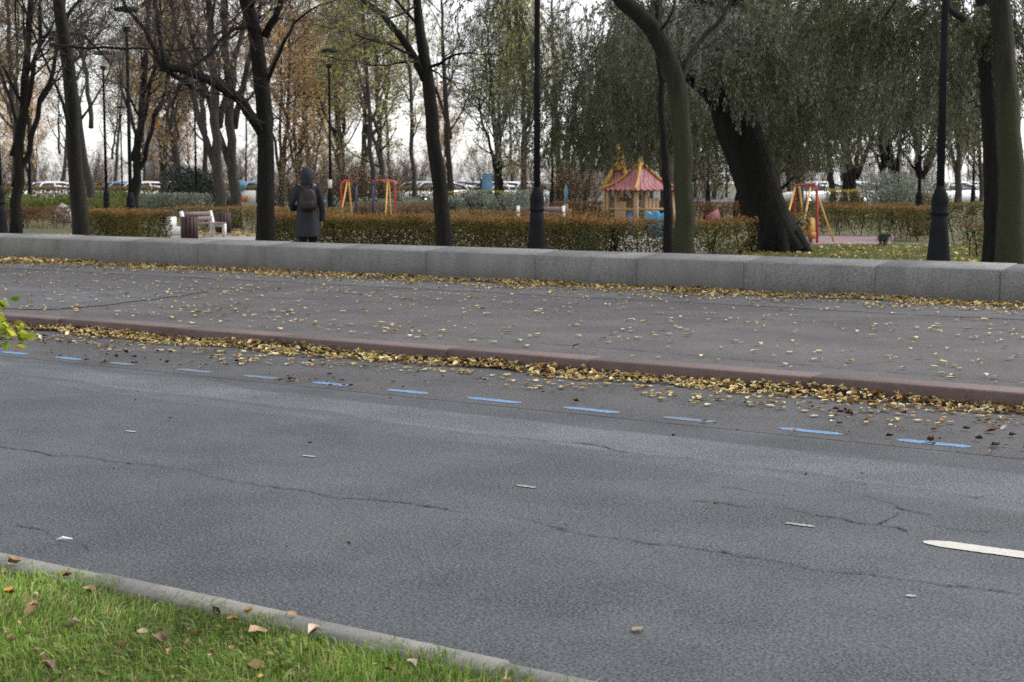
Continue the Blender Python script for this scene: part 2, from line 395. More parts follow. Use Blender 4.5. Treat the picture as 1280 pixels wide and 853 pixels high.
class NB:
    """Gathers vertex and face arrays for one mesh, a material index each."""

    def __init__(self):
        self.V, self.F, self.n = [], {}, 0

    def add(self, V, faces):
        V = np.asarray(V, dtype=np.float64).reshape(-1, 3)
        self.V.append(V)
        for f in faces:
            f = np.asarray(f, dtype=np.int64)
            self.F.setdefault(f.shape[1], []).append(f + self.n)
        self.n += len(V)

    def obj(self, name, m, parent=None, base=(0, 0, 0), smooth=False):
        V = np.concatenate(self.V) - np.asarray(base)
        me = np_mesh(name, V, [np.concatenate(v) for v in self.F.values()], smooth)
        me.materials.append(m)
        o = bpy.data.objects.new(name, me)
        COL.objects.link(o)
        if parent is not None:
            o.parent = parent
        else:
            o.location = base
        return o

    # --- shapes
    def tubes(self, P, R, sides=4, flute=0.0):
        P = np.asarray(P, dtype=np.float64)
        R = np.asarray(R, dtype=np.float64)
        if P.ndim == 2:
            P, R = P[None], R[None]
        b, n, _ = P.shape
        if b == 0:
            return
        Tn = np.gradient(P, axis=1)
        Tn /= np.linalg.norm(Tn, axis=2, keepdims=True) + 1e-9
        ref = np.where(np.abs(Tn[:, :1, 2:3]) > 0.8, np.array([[[1., 0, 0]]]), np.array([[[0, 0, 1.]]]))
        ref = np.broadcast_to(ref, Tn.shape)
        U = np.cross(Tn, ref)
        U /= np.linalg.norm(U, axis=2, keepdims=True) + 1e-9
        Wv = np.cross(Tn, U)
        a = np.arange(sides) * 2 * PI / sides
        rad = R[:, :, None] * np.ones(sides)
        if flute:
            ph = rs.rand(b, 1, 1) * 6
            rad = rad * (1 + flute * np.sin(3 * a + ph) + flute * 0.7 * np.sin(5 * a + 2 * ph) + flute * 0.5 * rs.randn(b, n, sides))
        ring = P[:, :, None, :] + rad[..., None] * (np.cos(a)[None, None, :, None] * U[:, :, None, :] + np.sin(a)[None, None, :, None] * Wv[:, :, None, :])
        V = ring.reshape(-1, 3)
        i = np.arange(b)[:, None, None] * n * sides + np.arange(n - 1)[None, :, None] * sides
        k = np.arange(sides)[None, None, :]
        k2 = (k + 1) % sides
        q = np.stack([i + k, i + k2, i + k2 + sides, i + k + sides], -1).reshape(-1, 4)
        fs = [q]
        if sides > 4:
            e = (np.arange(b) * n * sides)[:, None]
            fs.append(e + np.arange(sides)[None, ::-1])
            fs.append(e + (n - 1) * sides + np.arange(sides)[None, :])
        self.add(V, fs)

    def box(self, c, s, rz=0.0, taper=1.0, tilt=0.0):
        x, y, z = np.asarray(s) / 2.0
        V = np.array([(-x, -y, -z), (x, -y, -z), (x, y, -z), (-x, y, -z), (-x * taper, -y * taper, z), (x * taper, -y * taper, z), (x * taper, y * taper, z), (-x * taper, y * taper, z)])
        if tilt:
            c1, s1 = math.cos(tilt), math.sin(tilt)
            V = V @ np.array([[1, 0, 0], [0, c1, s1], [0, -s1, c1]])
        c0, s0 = math.cos(rz), math.sin(rz)
        V = V @ np.array([[c0, s0, 0], [-s0, c0, 0], [0, 0, 1]])
        f = [(0, 3, 2, 1), (4, 5, 6, 7), (0, 1, 5, 4), (1, 2, 6, 5), (2, 3, 7, 6), (3, 0, 4, 7)]
        self.add(V + np.asarray(c), [f])

    def lathe(self, c, prof, sides=16, square=0.0):
        """prof: list of (r,z)."""
        a = np.arange(sides) * 2 * PI / sides
        V = []
        for r, z in prof:
            V.append(np.stack([r * np.cos(a), r * np.sin(a), np.full(sides, z)], 1))
        V = np.concatenate(V) + np.asarray(c)
        k = np.arange(sides)
        q = np.concatenate([np.stack([i * sides + k, i * sides + (k + 1) % sides, (i + 1) * sides + (k + 1) % sides, (i + 1) * sides + k], 1) for i in range(len(prof) - 1)])
        fs = [q, np.arange(sides)[None, ::-1], ((len(prof) - 1) * sides + np.arange(sides))[None]]
        self.add(V, fs)

    def loft(self, rings, cap=True):
        n = len(rings[0])
        V = np.concatenate([np.asarray(r, dtype=float) for r in rings])
        k = np.arange(n)
        q = np.concatenate([np.stack([i * n + k, i * n + (k + 1) % n, (i + 1) * n + (k + 1) % n, (i + 1) * n + k], 1) for i in range(len(rings) - 1)])
        fs = [q]
        if cap:
            fs += [np.arange(n)[None, ::-1], ((len(rings) - 1) * n + np.arange(n))[None]]
        self.add(V, fs)

    def cards(self, C, size, tmpl='diamond', flat=None, aspect=0.55, d=None, curl=0.25):
        """One leaf per centre. flat: 0 random .. 1 lying flat. d: leaf axis directions."""
        C = np.asarray(C, dtype=np.float64)
        n = len(C)
        if n == 0:
            return
        size = np.broadcast_to(np.asarray(size, dtype=np.float64), (n,))
        if d is None:
            d = rs.randn(n, 3)
            if flat is not None:
                d[:, 2] *= (1 - flat)
        d = d / (np.linalg.norm(d, axis=1, keepdims=True) + 1e-9)
        q = rs.randn(n, 3)
        if flat is not None:
            up = np.array([0, 0, 1.0]) + rs.randn(n, 3) * (1 - flat)
            side = np.cross(d, up)
        else:
            side = np.cross(d, q)
        side /= np.linalg.norm(side, axis=1, keepdims=True) + 1e-9
        nor = np.cross(side, d)
        if tmpl == 'diamond':
            t = np.array([(-0.5, 0, 0), (0, -0.5 * aspect, 0), (0.5, 0, 0), (0, 0.5 * aspect, 0)])
            fc = [np.array([(0, 1, 2, 3)])]
        elif tmpl == 'leaf':
            a = aspect
            t = np.array([(-0.5, 0, 0), (-0.22, -0.42 * a, 0.25), (0.12, -0.5 * a, 0.2), (0.5, 0, 0.15), (0.12, 0.5 * a, 0.2), (-0.22, 0.42 * a, 0.25), (-0.2, 0, 0), (0.14, 0, 0)])
            fc = [np.array([(0, 1, 6), (6, 5, 0), (7, 2, 3), (3, 4, 7)]), np.array([(1, 2, 7, 6), (6, 7, 4, 5)])]
        elif tmpl == 'maple':
            ang = np.linspace(0, 2 * PI, 15)[:-1]
            rr = np.array([0.5, 0.3, 0.46, 0.27, 0.42, 0.25, 0.3, 0.12, 0.3, 0.25, 0.42, 0.27, 0.46, 0.3])
            t = np.concatenate([[(0, 0, 0)], np.stack([rr * np.cos(ang), rr * np.sin(ang), 0.9 * rr ** 2 * (1 + 0.6 * np.cos(2 * ang))], 1)])
            k = np.arange(14)
            fc = [np.stack([np.zeros(14, int), 1 + k, 1 + (k + 1) % 14], 1)]
        t = t.copy()
        cz = (curl * (0.3 + 1.4 * rs.rand(n)))[:, None]
        X = t[:, 0][None, :] * size[:, None]
        Y = t[:, 1][None, :] * size[:, None]
        Z = t[:, 2][None, :] * size[:, None] * cz / 0.25
        V = C[:, None, :] + X[..., None] * d[:, None, :] + Y[..., None] * side[:, None, :] + Z[..., None] * nor[:, None, :]
        m = len(t)
        off = (np.arange(n) * m)[:, None, None]
        self.add(V.reshape(-1, 3), [(off + f[None]).reshape(-1, f.shape[1]) for f in fc])


def tag(o, label=None, cat=None, group=None, kind=None):
    if label:
        o['label'] = label
    if cat:
        o['category'] = cat
    if group:
        o['group'] = group
    if kind:
        o['kind'] = kind
    return o


def thing(name, label, cat, loc, rz=0.0, group=None, scale=1.0):
    o = bpy.data.objects.new(name, None)
    o.empty_display_size = 0.2
    COL.objects.link(o)
    o.location = tuple(loc)
    o.rotation_euler = (0, 0, rz)
    o.scale = (scale,) * 3
    return tag(o, label, cat, group)


def dup(root, loc, rz=0.0, label=None, group=None, scale=1.0):
    r = root.copy()
    COL.objects.link(r)
    r.location = tuple(loc)
    r.rotation_euler = (0, 0, rz)
    r.scale = (scale,) * 3 if not isinstance(scale, tuple) else scale
    tag(r, label, None, group)
    for ch in list(root.children):
        c = ch.copy()
        COL.objects.link(c)
        c.parent = r
        for g in ch.children:
            g2 = g.copy()
            COL.objects.link(g2)
            g2.parent = c
    return r


def sheet(name, pts, z, m, parent=None, kind='structure', sub=None):
    nb = NB()
    V = np.array([(p[0], p[1], z) for p in pts])
    nb.add(V, [np.arange(len(V))[None]])
    o = nb.obj(name, m, parent)
    if parent is None:
        tag(o, kind=kind)
    return o


# ------------------------------------------------------------------ the setting
YK, YW = 11.2, 19.3          # far kerb edge, wall face
sheet('ground', [(-700, -700), (700, -700), (700, 700), (-700, 700)], -0.2, M['earth'])
road = sheet('road', [(-140, 4.0), (90, 4.0), (90, YK + 0.02), (-140, YK + 0.02)], 0.0, M['road'])
sheet('sidewalk', [(-140, YK + 0.28), (90, YK + 0.28), (90, YW + 0.1), (-140, YW + 0.1)], 0.12, M['sidewalk'])
sheet('park_ground', [(-700, YW + 0.3), (700, YW + 0.3), (700, 700), (-700, 700)], PARK, M['lawn'])
sheet('car_park', [(-260, 88), (120, 88), (120, 150), (-260, 150)], PARK + 0.004, M['carpark'])


def ragged(pts, step=0.12, amp=0.05, seed=1, smooth=3):
    """Closed outline through the points, with an uneven edge."""
    r = np.random.RandomState(seed)
    out = []
    P = [np.asarray(p, float)[:2] for p in pts]
    for a, b in zip(P, P[1:] + P[:1]):
        n = max(2, int(np.linalg.norm(b - a) / step))
        for i in range(n):
            out.append(a + (b - a) * i / n)
    out = np.array(out)
    off = r.randn(len(out), 2)
    for _ in range(smooth):
        off = (off + np.roll(off, 1, 0) + np.roll(off, -1, 0)) / 1.9
    return out + off * amp


# repairs and worn bands of the carriageway and pavement
def patch(name, px, m, z, parent, amp=0.02, seed=1, zz=0.0):
    pts = ragged([G(x, y, zz) for x, y in px], 0.1, amp, seed)
    o = sheet(name, pts, z, m, parent)
    return o


sheet('parking_lane', [(-140, 9.25), (90, 9.25), (90, YK + 0.01), (-140, YK + 0.01)], 0.002, M['parking'], road)
sw = bpy.data.objects['sidewalk']
sheet('grey_strip', ragged([(-140, 17.35), (90, 17.2), (90, YW + 0.05), (-140, YW + 0.05)], 0.4, 0.02, 9), 0.124, M['sidewalk2'], sw)
patch('grey_strip', [(-200, 383), (60, 388), (170, 378), (260, 365), (160, 358), (-200, 345)], M['sidewalk2'], 0.128, sw, 0.02, 4, 0.12)
# seam lines of the pavement
nb = NB()
for a, b in (((0, 357), (1280, 414)), ((560, 420), (1280, 478))):
    A, Bp = G(*a, 0.12), G(*b, 0.12)
    n = 60
    P = A + (Bp - A) * np.linspace(0, 1, n)[:, None]
    P[:, 1] += np.cumsum(rs.randn(n)) * 0.006
    w = 0.004 + 0.01 * rs.rand(n) ** 2
    V = np.concatenate([P + np.array([0, 1, 0]) * w[:, None], P - np.array([0, 1, 0]) * w[:, None]])
    V[:, 2] = 0.132
    i = np.arange(n - 1)
    nb.add(V, [np.stack([i, i + 1, i + 1 + n, i + n], 1)])
nb.obj('seam', M['seam'], sw)

# cracks
CR = [[(-40, 552), (0, 557), (60, 568), (130, 575), (190, 581), (250, 590), (330, 607), (400, 617), (500, 627), (600, 642), (700, 660), (800, 677), (904, 688), (950, 697), (996, 706), (1080, 716), (1150, 725), (1210, 733), (1290, 742)],
      [(965, 632), (1010, 641), (1060, 650), (1100, 656), (1135, 664)], [(1078, 617), (1115, 628), (1150, 640), (1163, 642)],
      [(1095, 655), (1112, 648), (1125, 640)], [(1165, 656), (1200, 662), (1240, 664)], [(900, 608), (940, 614), (985, 620)],
      [(860, 625), (905, 628), (945, 634)], [(640, 545), (740, 555), (800, 566), (870, 573)], [(1215, 622), (1240, 618), (1280, 624)], [(20, 655), (60, 662), (110, 690)]]
for c in CR:
    nb = NB()
    P = np.array([G(x, y, 0.0055) for x, y in c])
    # refine
    for _ in range(4):
        mid = (P[:-1] + P[1:]) / 2
        L_ = np.linalg.norm(P[1:] - P[:-1], axis=1, keepdims=True)
        mid[:, :2] += rs.randn(len(mid), 2) * L_ * 0.085
        Q = np.empty((len(P) + len(mid), 3))
        Q[0::2], Q[1::2] = P, mid
        P = Q
    n = len(P)
    tn = np.gradient(P, axis=0)
    tn /= np.linalg.norm(tn, axis=1, keepdims=True) + 1e-9
    sd = np.stack([-tn[:, 1], tn[:, 0], np.zeros(n)], 1)
    tt = np.arange(n)
    w = (0.0024 + 0.0062 * rs.rand(n) ** 2.2) * np.clip(0.75 + 0.9 * np.sin(tt * 0.13 + c[0][0]) * np.sin(tt * 0.047 + 1), 0.5, 1.2)
    w[0] = w[-1] = 0.0005
    i = np.arange(n - 1)
    nb.add(np.concatenate([P + sd * w[:, None], P - sd * w[:, None]]), [np.stack([i, i + 1, i + 1 + n, i + n], 1)])
    nb.obj('crack', M['crack'], road)


def paint(name, x0, x1, y, w, m, skew=0.0, seed=0, z=0.0045, roundend=False):
    r = np.random.RandomState(seed)
    n = 26 if not roundend else 220
    t = np.linspace(0, 1, n)
    x = x0 + (x1 - x0) * t
    env = np.clip(np.minimum(t, 1 - t) * (6 if not roundend else 1), 0, 1) ** 0.5
    if roundend:
        env = np.clip((x1 - x0) * np.minimum(t, 1 - t) / (w * 0.8), 0, 1) ** 0.45
    up = y + w / 2 * env + r.randn(n) * w * (0.06 if not roundend else 0.012) + skew * t
    dn = y - w / 2 * env + r.randn(n) * w * (0.06 if not roundend else 0.012) + skew * t
    V = np.concatenate([np.stack([x, up, np.full(n, z)], 1), np.stack([x, dn, np.full(n, z)], 1)])
    i = np.arange(n - 1)
    nb = NB()
    nb.add(V, [np.stack([i, i + n, i + 1 + n, i + 1], 1)])
    return nb.obj(name, m, road)


for k, (x0, x1, fade) in enumerate([(-15.4, -14.9, 1), (-14.5, -14.05, 1), (-13.65, -13.2, 0), (-12.75, -12.35, 0), (-12.0, -11.58, 0), (-11.2, -10.85, 1), (-10.35, -9.9, 1), (-9.55, -9.15, 1), (-8.78, -8.38, 0),
                                    (-7.98, -7.56, 0), (-7.2, -6.69, 0), (-6.33, -5.84, 0), (-5.5, -5.08, 1), (-4.64, -4.17, 0), (-3.82, -3.56, 0), (-3.6, -3.33, 0), (-3.0, -2.55, 0), (-2.15, -1.7, 0)]):
    paint('blue_dash', x0, x1, 9.48 + 0.01 * math.sin(k), 0.1, M['bluefaded'] if fade else M['bluepaint'], -0.015, k)
paint('white_dash', -2.62, 1.2, 6.84, 0.125, M['whitepaint'], 0.0, 40, roundend=True)
for k, (px, py, ln) in enumerate([(163, 540, 0.1), (386, 571, 0.1), (658, 609, 0.13), (1000, 657, 0.15), (1138, 746, 0.04)]):
    p = G(px, py)
    paint('paint_remnant', p[0] - ln / 2, p[0] + ln / 2, p[1], 0.035, M['oldwhite'], 0, 50 + k)

# kerbs
kerb = bpy.data.objects.new('kerb', None)
COL.objects.link(kerb)
tag(kerb, kind='structure')
x = -140.0
k = 0
xs = [-140 + i * 2.0 for i in range(62)] + []
edges = [-140]
while edges[-1] < 40:
    edges.append(edges[-1] + rs.uniform(1.35, 2.1))
edges = [e + 0.0 for e in edges]
for a, b in zip(edges[:-1], edges[1:]):
    nb = NB()
    h = 0.128 + rs.randn() * 0.004
    dy = rs.randn() * 0.008
    prof = [(0.0, -0.1), (0.0, h - 0.016), (0.006, h - 0.005), (0.018, h - 0.001), (0.28, h)]
    R0 = np.array([(a + 0.006, YK + dy + y, z) for y, z in prof + [(0.28, -0.1)]])
    R1 = R0.copy()
    R1[:, 0] = b - 0.006
    nb.loft([R1, R0])
    nb.obj('kerb_stone', M['redgranite'], kerb)
edge = bpy.data.objects.new('verge_kerb', None)
COL.objects.link(edge)
tag(edge, kind='structure')
e0 = -60.0
while e0 < 20:
    nb = NB()
    h = 0.045 + rs.randn() * 0.004
    prof = [(4.19, -0.1), (4.19, h - 0.02), (4.175, h), (4.02, h + 0.004), (4.02, -0.1)]
    R0 = np.array([(e0 + 0.004, y, z) for y, z in prof])
    R1 = R0.copy()
    R1[:, 0] = e0 + 0.996
    nb.loft([R0, R1])
    nb.obj('kerb_stone', M['concrete'], edge)
    e0 += 1.0
sheet('verge', [(-140, -60), (90, -60), (90, 4.03), (-140, 4.03)], 0.03, M['soil'])

# park surfaces
sheet('path', [B(208, 34), B(330, 30.5), B(770, 27), B(900, 29), B(860, 47), B(480, 50), B(215, 46)], PARK + 0.004, M['paving'])
sheet('play_surface', [B(985, 37.5), B(1110, 38), B(1125, 43.5), B(975, 44)], PARK + 0.009, M['rubber'])

# granite wall
wall = thing('granite_wall', 'long low wall of grey granite blocks edging the pavement', 'wall', (0, YW, 0.12))
js = [-6.5, -8.11, -9.99, -11.66, -13.4, -15.45, -17.2]
while js[-1] > -70:
    js.append(js[-1] - rs.uniform(1.6, 2.0))
js = js[::-1]
while js[-1] < 30:
    js.append(js[-1] + rs.uniform(1.6, 2.0))
for a, b in zip(js[:-1], js[1:]):
    nb = NB()
    dy, dz = rs.randn() * 0.004, rs.randn() * 0.003
    g = 0.006
    prof = [(0, -0.12), (0, 0.405), (0.008, 0.42), (0.62, 0.472), (0.63, 0.46), (0.63, -0.12)]
    R0 = np.array([(a + g, y + dy, z + dz) for y, z in prof])
    R1 = R0.copy()
    R1[:, 0] = b - g
    nb.loft([R1, R0])
    nb.obj('granite_block', M['granite'], wall)
nb = NB()
nb.box((-20, 0.33, 0.15), (100, 0.55, 0.52))
nb.obj('wall_core', M['crack'], wall)


# ------------------------------------------------------------------ leaves on the ground
def band(n, x0, x1, y0, y1, pile, size=(0.045, 0.085), back=1.8):
    X = x0 + (x1 - x0) * rs.rand(n)
    t = rs.rand(n) ** back
    Wd = (y1 - y0) * (0.75 + 0.3 * np.sin(X * 1.7) * np.sin(X * 0.63 + 1) + 0.2 * np.sin(X * 4.1))
    Y = y1 - t * Wd
    hz = pile * np.clip(1 - t * 1.15, 0, 1) * (0.6 + 0.4 * np.sin(X * 2.3 + 1)) * rs.rand(n)
    return np.stack([X, Y, hz], 1), rs.uniform(size[0], size[1], n)


def litter(nb, C, S, flat, curl):
    k = rs.rand(len(C)) < 0.3
    nb.cards(C[~k], S[~k], 'leaf', flat=flat, aspect=0.6, curl=curl)
    nb.cards(C[k], S[k] * 1.1, 'maple', flat=flat, curl=curl * 0.5)


nb = NB()
C, S = band(17000, -45, 3, 18.4, YW - 0.02, 0.035, (0.03, 0.075))
C[:, 2] += 0.135
litter(nb, C, S, 0.82, 0.3)
C, S = band(2600, -45, 3, 17.6, 18.6, 0.0, (0.03, 0.07), back=1.0)
C[:, 2] += 0.135
nb.cards(C, S, 'leaf', flat=0.9, aspect=0.7)
tag(nb.obj('wall_leaf_litter', L['litter']), 'drift of yellow and brown fallen leaves along the granite wall', 'leaf litter', kind='stuff')
nb = NB()
C, S = band(7600, -26, 2, 10.78, YK - 0.005, 0.05, (0.022, 0.075), back=1.4)
C[:, 2] += 0.012 + 0.022 * np.clip((C[:, 1] - (YK - 0.22)) / 0.22, 0, 1) ** 1.5
litter(nb, C, S, 0.78, 0.3)
C, S = band(1300, -26, 2, 10.0, 10.85, 0.0, (0.025, 0.075), back=0.9)
C[:, 2] += 0.014
nb.cards(C, S, 'leaf', flat=0.93, aspect=0.7, curl=0.15)
tag(nb.obj('gutter_leaf_litter', L['litter']), 'drift of yellow fallen leaves in the gutter below the red kerb', 'leaf litter', kind='stuff')


def clustered(n, x0, x1, y0, y1, k=60, sd=0.5, frac=0.45):
    C = np.stack([rs.uniform(x0, x1, n), rs.uniform(y0, y1, n)], 1)
    cc = np.stack([rs.uniform(x0, x1, k), rs.uniform(y0, y1, k)], 1)
    m = int(n * frac)
    C[:m] = cc[rs.randint(0, k, m)] + rs.randn(m, 2) * np.array([sd * 1.6, sd])
    return C[(C[:, 1] > y0) & (C[:, 1] < y1)]


C = clustered(3300, -45, 4, 11.6, 18.2)
nb = NB()
nb.cards(np.concatenate([C, np.full((len(C), 1), 0.138)], 1), rs.uniform(0.035, 0.1, len(C)), 'leaf', flat=0.97, aspect=0.62, curl=0.14)
tag(nb.obj('pavement_leaves', L['scatter']), 'pale yellow leaves scattered thinly over the asphalt pavement', 'leaf litter', kind='stuff')
C = clustered(900, -26, 3, 9.3, 10.8, 30, 0.25, 0.8)
nb = NB()
nb.cards(np.concatenate([C, np.full((len(C), 1), 0.016)], 1), rs.uniform(0.015, 0.06, len(C)), 'leaf', flat=0.9, aspect=0.6, curl=0.3)
C = clustered(130, -20, 3, 4.6, 9.3, 20, 0.4, 0.3)
nb.cards(np.concatenate([C, np.full((len(C), 1), 0.02)], 1), rs.uniform(0.01, 0.035, len(C)), 'leaf', flat=0.9, aspect=0.6, curl=0.3)
tag(nb.obj('road_leaf_crumbs', L['debris']), 'crumbled brown leaf fragments strewn over the parking lane', 'leaf litter', kind='stuff')


# single leaves one can point at
def one_leaf(label, px, py, z, size, col, tm='maple', curl=0.5, name='fallen_leaf', tilt=0.25):
    p = G(px, py, z)
    nb = NB()
    nb.cards(p[None], size, tm, flat=1 - tilt, aspect=0.7, curl=curl)
    m = leaf_m.setdefault(col, mat('single_leaf_tone', col, tuple(c * 0.65 for c in col), scale=40, rough=0.6))
    return tag(nb.obj(name, m, base=p), label, 'leaf')


leaf_m = {}
one_leaf('dark red curled leaf beyond the end of the blue dash line', 1245, 557, 0.018, 0.075, (0.05, 0.01, 0.012), tm='leaf', curl=0.6, tilt=0.3)
one_leaf('brown curled leaf lying across a blue dash', 1165, 551, 0.016, 0.065, (0.16, 0.075, 0.035), tm='leaf', curl=0.6, tilt=0.3)
one_leaf('flat ochre brown leaf between the kerb and the last blue dash', 1240, 539, 0.016, 0.1, (0.14, 0.075, 0.03), tm='leaf', curl=0.4)
one_leaf('pale green leaf lying on the parking lane near the gutter', 1018, 520, 0.012, 0.08, (0.4, 0.4, 0.25), curl=0.2)
one_leaf('pale leaf lying on the parking lane below the kerb corner', 1255, 535, 0.012, 0.08, (0.5, 0.48, 0.34), curl=0.2)
one_leaf('yellow leaf flat on the road below the long crack', 797, 786, 0.012, 0.06, (0.25, 0.2, 0.09), tm='leaf', curl=0.1, tilt=0.03)
one_leaf('small rust coloured leaf on the long road crack', 706, 656, 0.02, 0.06, (0.25, 0.12, 0.07), curl=0.3)
nb = NB()
p = G(75, 676, 0.02)
nb.tubes([p + np.array((-0.03, 0.0, 0.0)), p + np.array((0, 0.015, 0.01)), p + np.array((0.03, 0.045, 0.004))], [0.002, 0.008, 0.002], 6)
tag(nb.obj('feather', M['paper'], base=p), 'small white feather lying on the road beside the verge', 'feather')

# ------------------------------------------------------------------ near verge grass
def blades(n, xr, yr, z0, h, w, mask=None, lean=0.5, wild=None):
    X = rs.uniform(*xr, n)
    Y = rs.uniform(*yr, n)
    if mask is not None:
        k = mask(X, Y)
        X, Y = X[k], Y[k]
    n = len(X)
    clump = 0.55 + 0.45 * np.sin(X * 7 + 2 * np.sin(Y * 5)) * np.sin(Y * 9 + 1.3 * np.sin(X * 4))
    hh = rs.uniform(*h, n) * (0.6 + 0.5 * clump)
    a = 2.2 * np.sin(X * 1.9 + 1.1 * np.sin(Y * 2.7)) + 0.8 + rs.randn(n) * 0.9
    ln = hh * lean * np.abs(rs.randn(n) * 0.8 + 0.5 * (1 + np.sin(X * 2.3 + Y * 3.1)))
    dx, dy = np.cos(a) * ln, np.sin(a) * ln
    b = rs.rand(n) * PI
    sx, sy = np.cos(b) * w / 2, np.sin(b) * w / 2
    ww = 0.7 + 0.6 * rs.rand(n)
    sx, sy = sx * ww, sy * ww
    z = np.full(n, z0)
    P = [np.stack([X - sx, Y - sy, z], 1), np.stack([X + sx, Y + sy, z], 1),
         np.stack([X + dx * 0.35 + sx * 0.8, Y + dy * 0.35 + sy * 0.8, z + hh * 0.6], 1), np.stack([X + dx * 0.35 - sx * 0.8, Y + dy * 0.35 - sy * 0.8, z + hh * 0.6], 1),
         np.stack([X + dx, Y + dy, z + hh * (1 - 0.25 * np.minimum(ln / hh, 1))], 1)]
    V = np.stack(P, 1).reshape(-1, 3)
    o = (np.arange(n) * 5)[:, None]
    return V, [o + np.array([[0, 1, 2, 3]]), o + np.array([[3, 2, 4]])]


nb = NB()
edge_y = lambda X: 4.02 + 0.045 * np.sin(X * 9) * np.sin(X * 3.1) + 0.035 * np.sin(X * 23) + 0.03 * rs.randn(len(X)) + 0.055
bare = lambda X, Y: np.sin(X * 2.1 + 1.0) * np.sin(Y * 3.3 + X) < 0.25 + 0.75 * rs.rand(len(X))
V, f = blades(150000, (-8.5, -1.6), (1.9, 4.15), 0.03, (0.018, 0.062), 0.004, lambda X, Y: (Y < edge_y(X)) & bare(X, Y), lean=0.75)
nb.add(V, f)
V, f = blades(5000, (-8.5, -1.6), (2.0, 4.0), 0.03, (0.05, 0.1), 0.0045, None, lean=0.9)
nb.add(V, f)
V, f = blades(26000, (-20, 3), (-1.0, 4.0), 0.03, (0.03, 0.09), 0.007, lambda X, Y: (X < -8.4) | (X > -1.7) | (Y < 1.95), lean=0.8)
nb.add(V, f)
tag(nb.obj('verge_grass', L['grass']), 'lush green grass on the verge beside the road', 'grass', kind='stuff')
# flat weeds among the grass
nb = NB()
C = clustered(1500, -8, -1.8, 2.0, 3.95, 60, 0.08, 0.85)
nb.cards(np.concatenate([C, rs.uniform(0.035, 0.06, (len(C), 1))], 1), rs.uniform(0.015, 0.04, len(C)), 'leaf', flat=0.7, aspect=0.8)
tag(nb.obj('verge_weeds', L['under']), 'small broad leaved weeds growing among the verge grass', 'weeds', kind='stuff')
nb = NB()
C = clustered(620, -8, -1.8, 2.0, 3.98, 60, 0.1, 0.5)
nb.cards(np.concatenate([C, rs.uniform(0.04, 0.065, (len(C), 1))], 1), rs.uniform(0.015, 0.038, len(C)), 'leaf', flat=0.5, aspect=0.6, curl=0.5)
tag(nb.obj('verge_leaf_litter', L['verge_dry']), 'small dry tan leaves caught in the verge grass', 'leaf litter', kind='stuff')
VL = [('tan curled leaf standing in grass at the kerb', 18, 704, 0.11, (0.42, 0.27, 0.15)), ('brown dead leaf on the open grass below the kerb', 40, 766, 0.12, (0.26, 0.16, 0.09)),
      ('pale shredded leaf on the grass beside a brown one', 92, 783, 0.11, (0.5, 0.4, 0.27)), ('orange leaf with dark edge deep in the grass', 12, 742, 0.1, (0.5, 0.22, 0.03)),
      ('big dark brown leaf in the middle of the grass', 206, 801, 0.13, (0.2, 0.13, 0.08)), ('small tan leaf upright in grass', 178, 790, 0.07, (0.46, 0.34, 0.24)),
      ('tan leaf lying low in the grass beneath the dark brown leaf', 152, 809, 0.09, (0.42, 0.27, 0.16)), ('black rotten leaf near the concrete kerb', 268, 765, 0.09, (0.03, 0.02, 0.015)),
      ('rusty tan leaf beside the black rotten leaf', 290, 774, 0.08, (0.32, 0.17, 0.09)), ('bright orange leaf touching the concrete kerb', 312, 764, 0.08, (0.55, 0.27, 0.05)),
      ('large crumpled brown leaf near the kerb', 322, 790, 0.15, (0.36, 0.24, 0.14)), ('pale dry leaf at the narrow end of the grass', 392, 790, 0.1, (0.55, 0.43, 0.33)),
      ('dark red brown leaf at the upper edge of the grass', 84, 720, 0.08, (0.2, 0.07, 0.035)), ('tan leaf on the concrete kerb', 365, 768, 0.07, (0.4, 0.24, 0.14)),
      ('yellow brown leaf at the bottom of the grass', 320, 838, 0.12, (0.33, 0.22, 0.1)), ('red brown leaf under the kerb in the grass tip', 486, 838, 0.08, (0.32, 0.13, 0.07)),
      ('cream leaf lying beside the red brown leaf', 515, 831, 0.08, (0.5, 0.42, 0.3)), ('small cream leaf on short grass', 408, 815, 0.06, (0.55, 0.48, 0.38)),
      ('brown leaf in thin grass at the weedy patch', 60, 835, 0.1, (0.28, 0.19, 0.12)), ('curled brown leaf above the bright orange fleck', 112, 740, 0.1, (0.33, 0.22, 0.12))]
for lb, px, py, s, c in VL:
    one_leaf(lb, px, py, 0.058, s * 0.58, c, tm='leaf', curl=0.3, name='dry_leaf', tilt=0.25)


# ------------------------------------------------------------------ trees
def unit(v):
    return v / (np.linalg.norm(v, axis=-1, keepdims=True) + 1e-9)


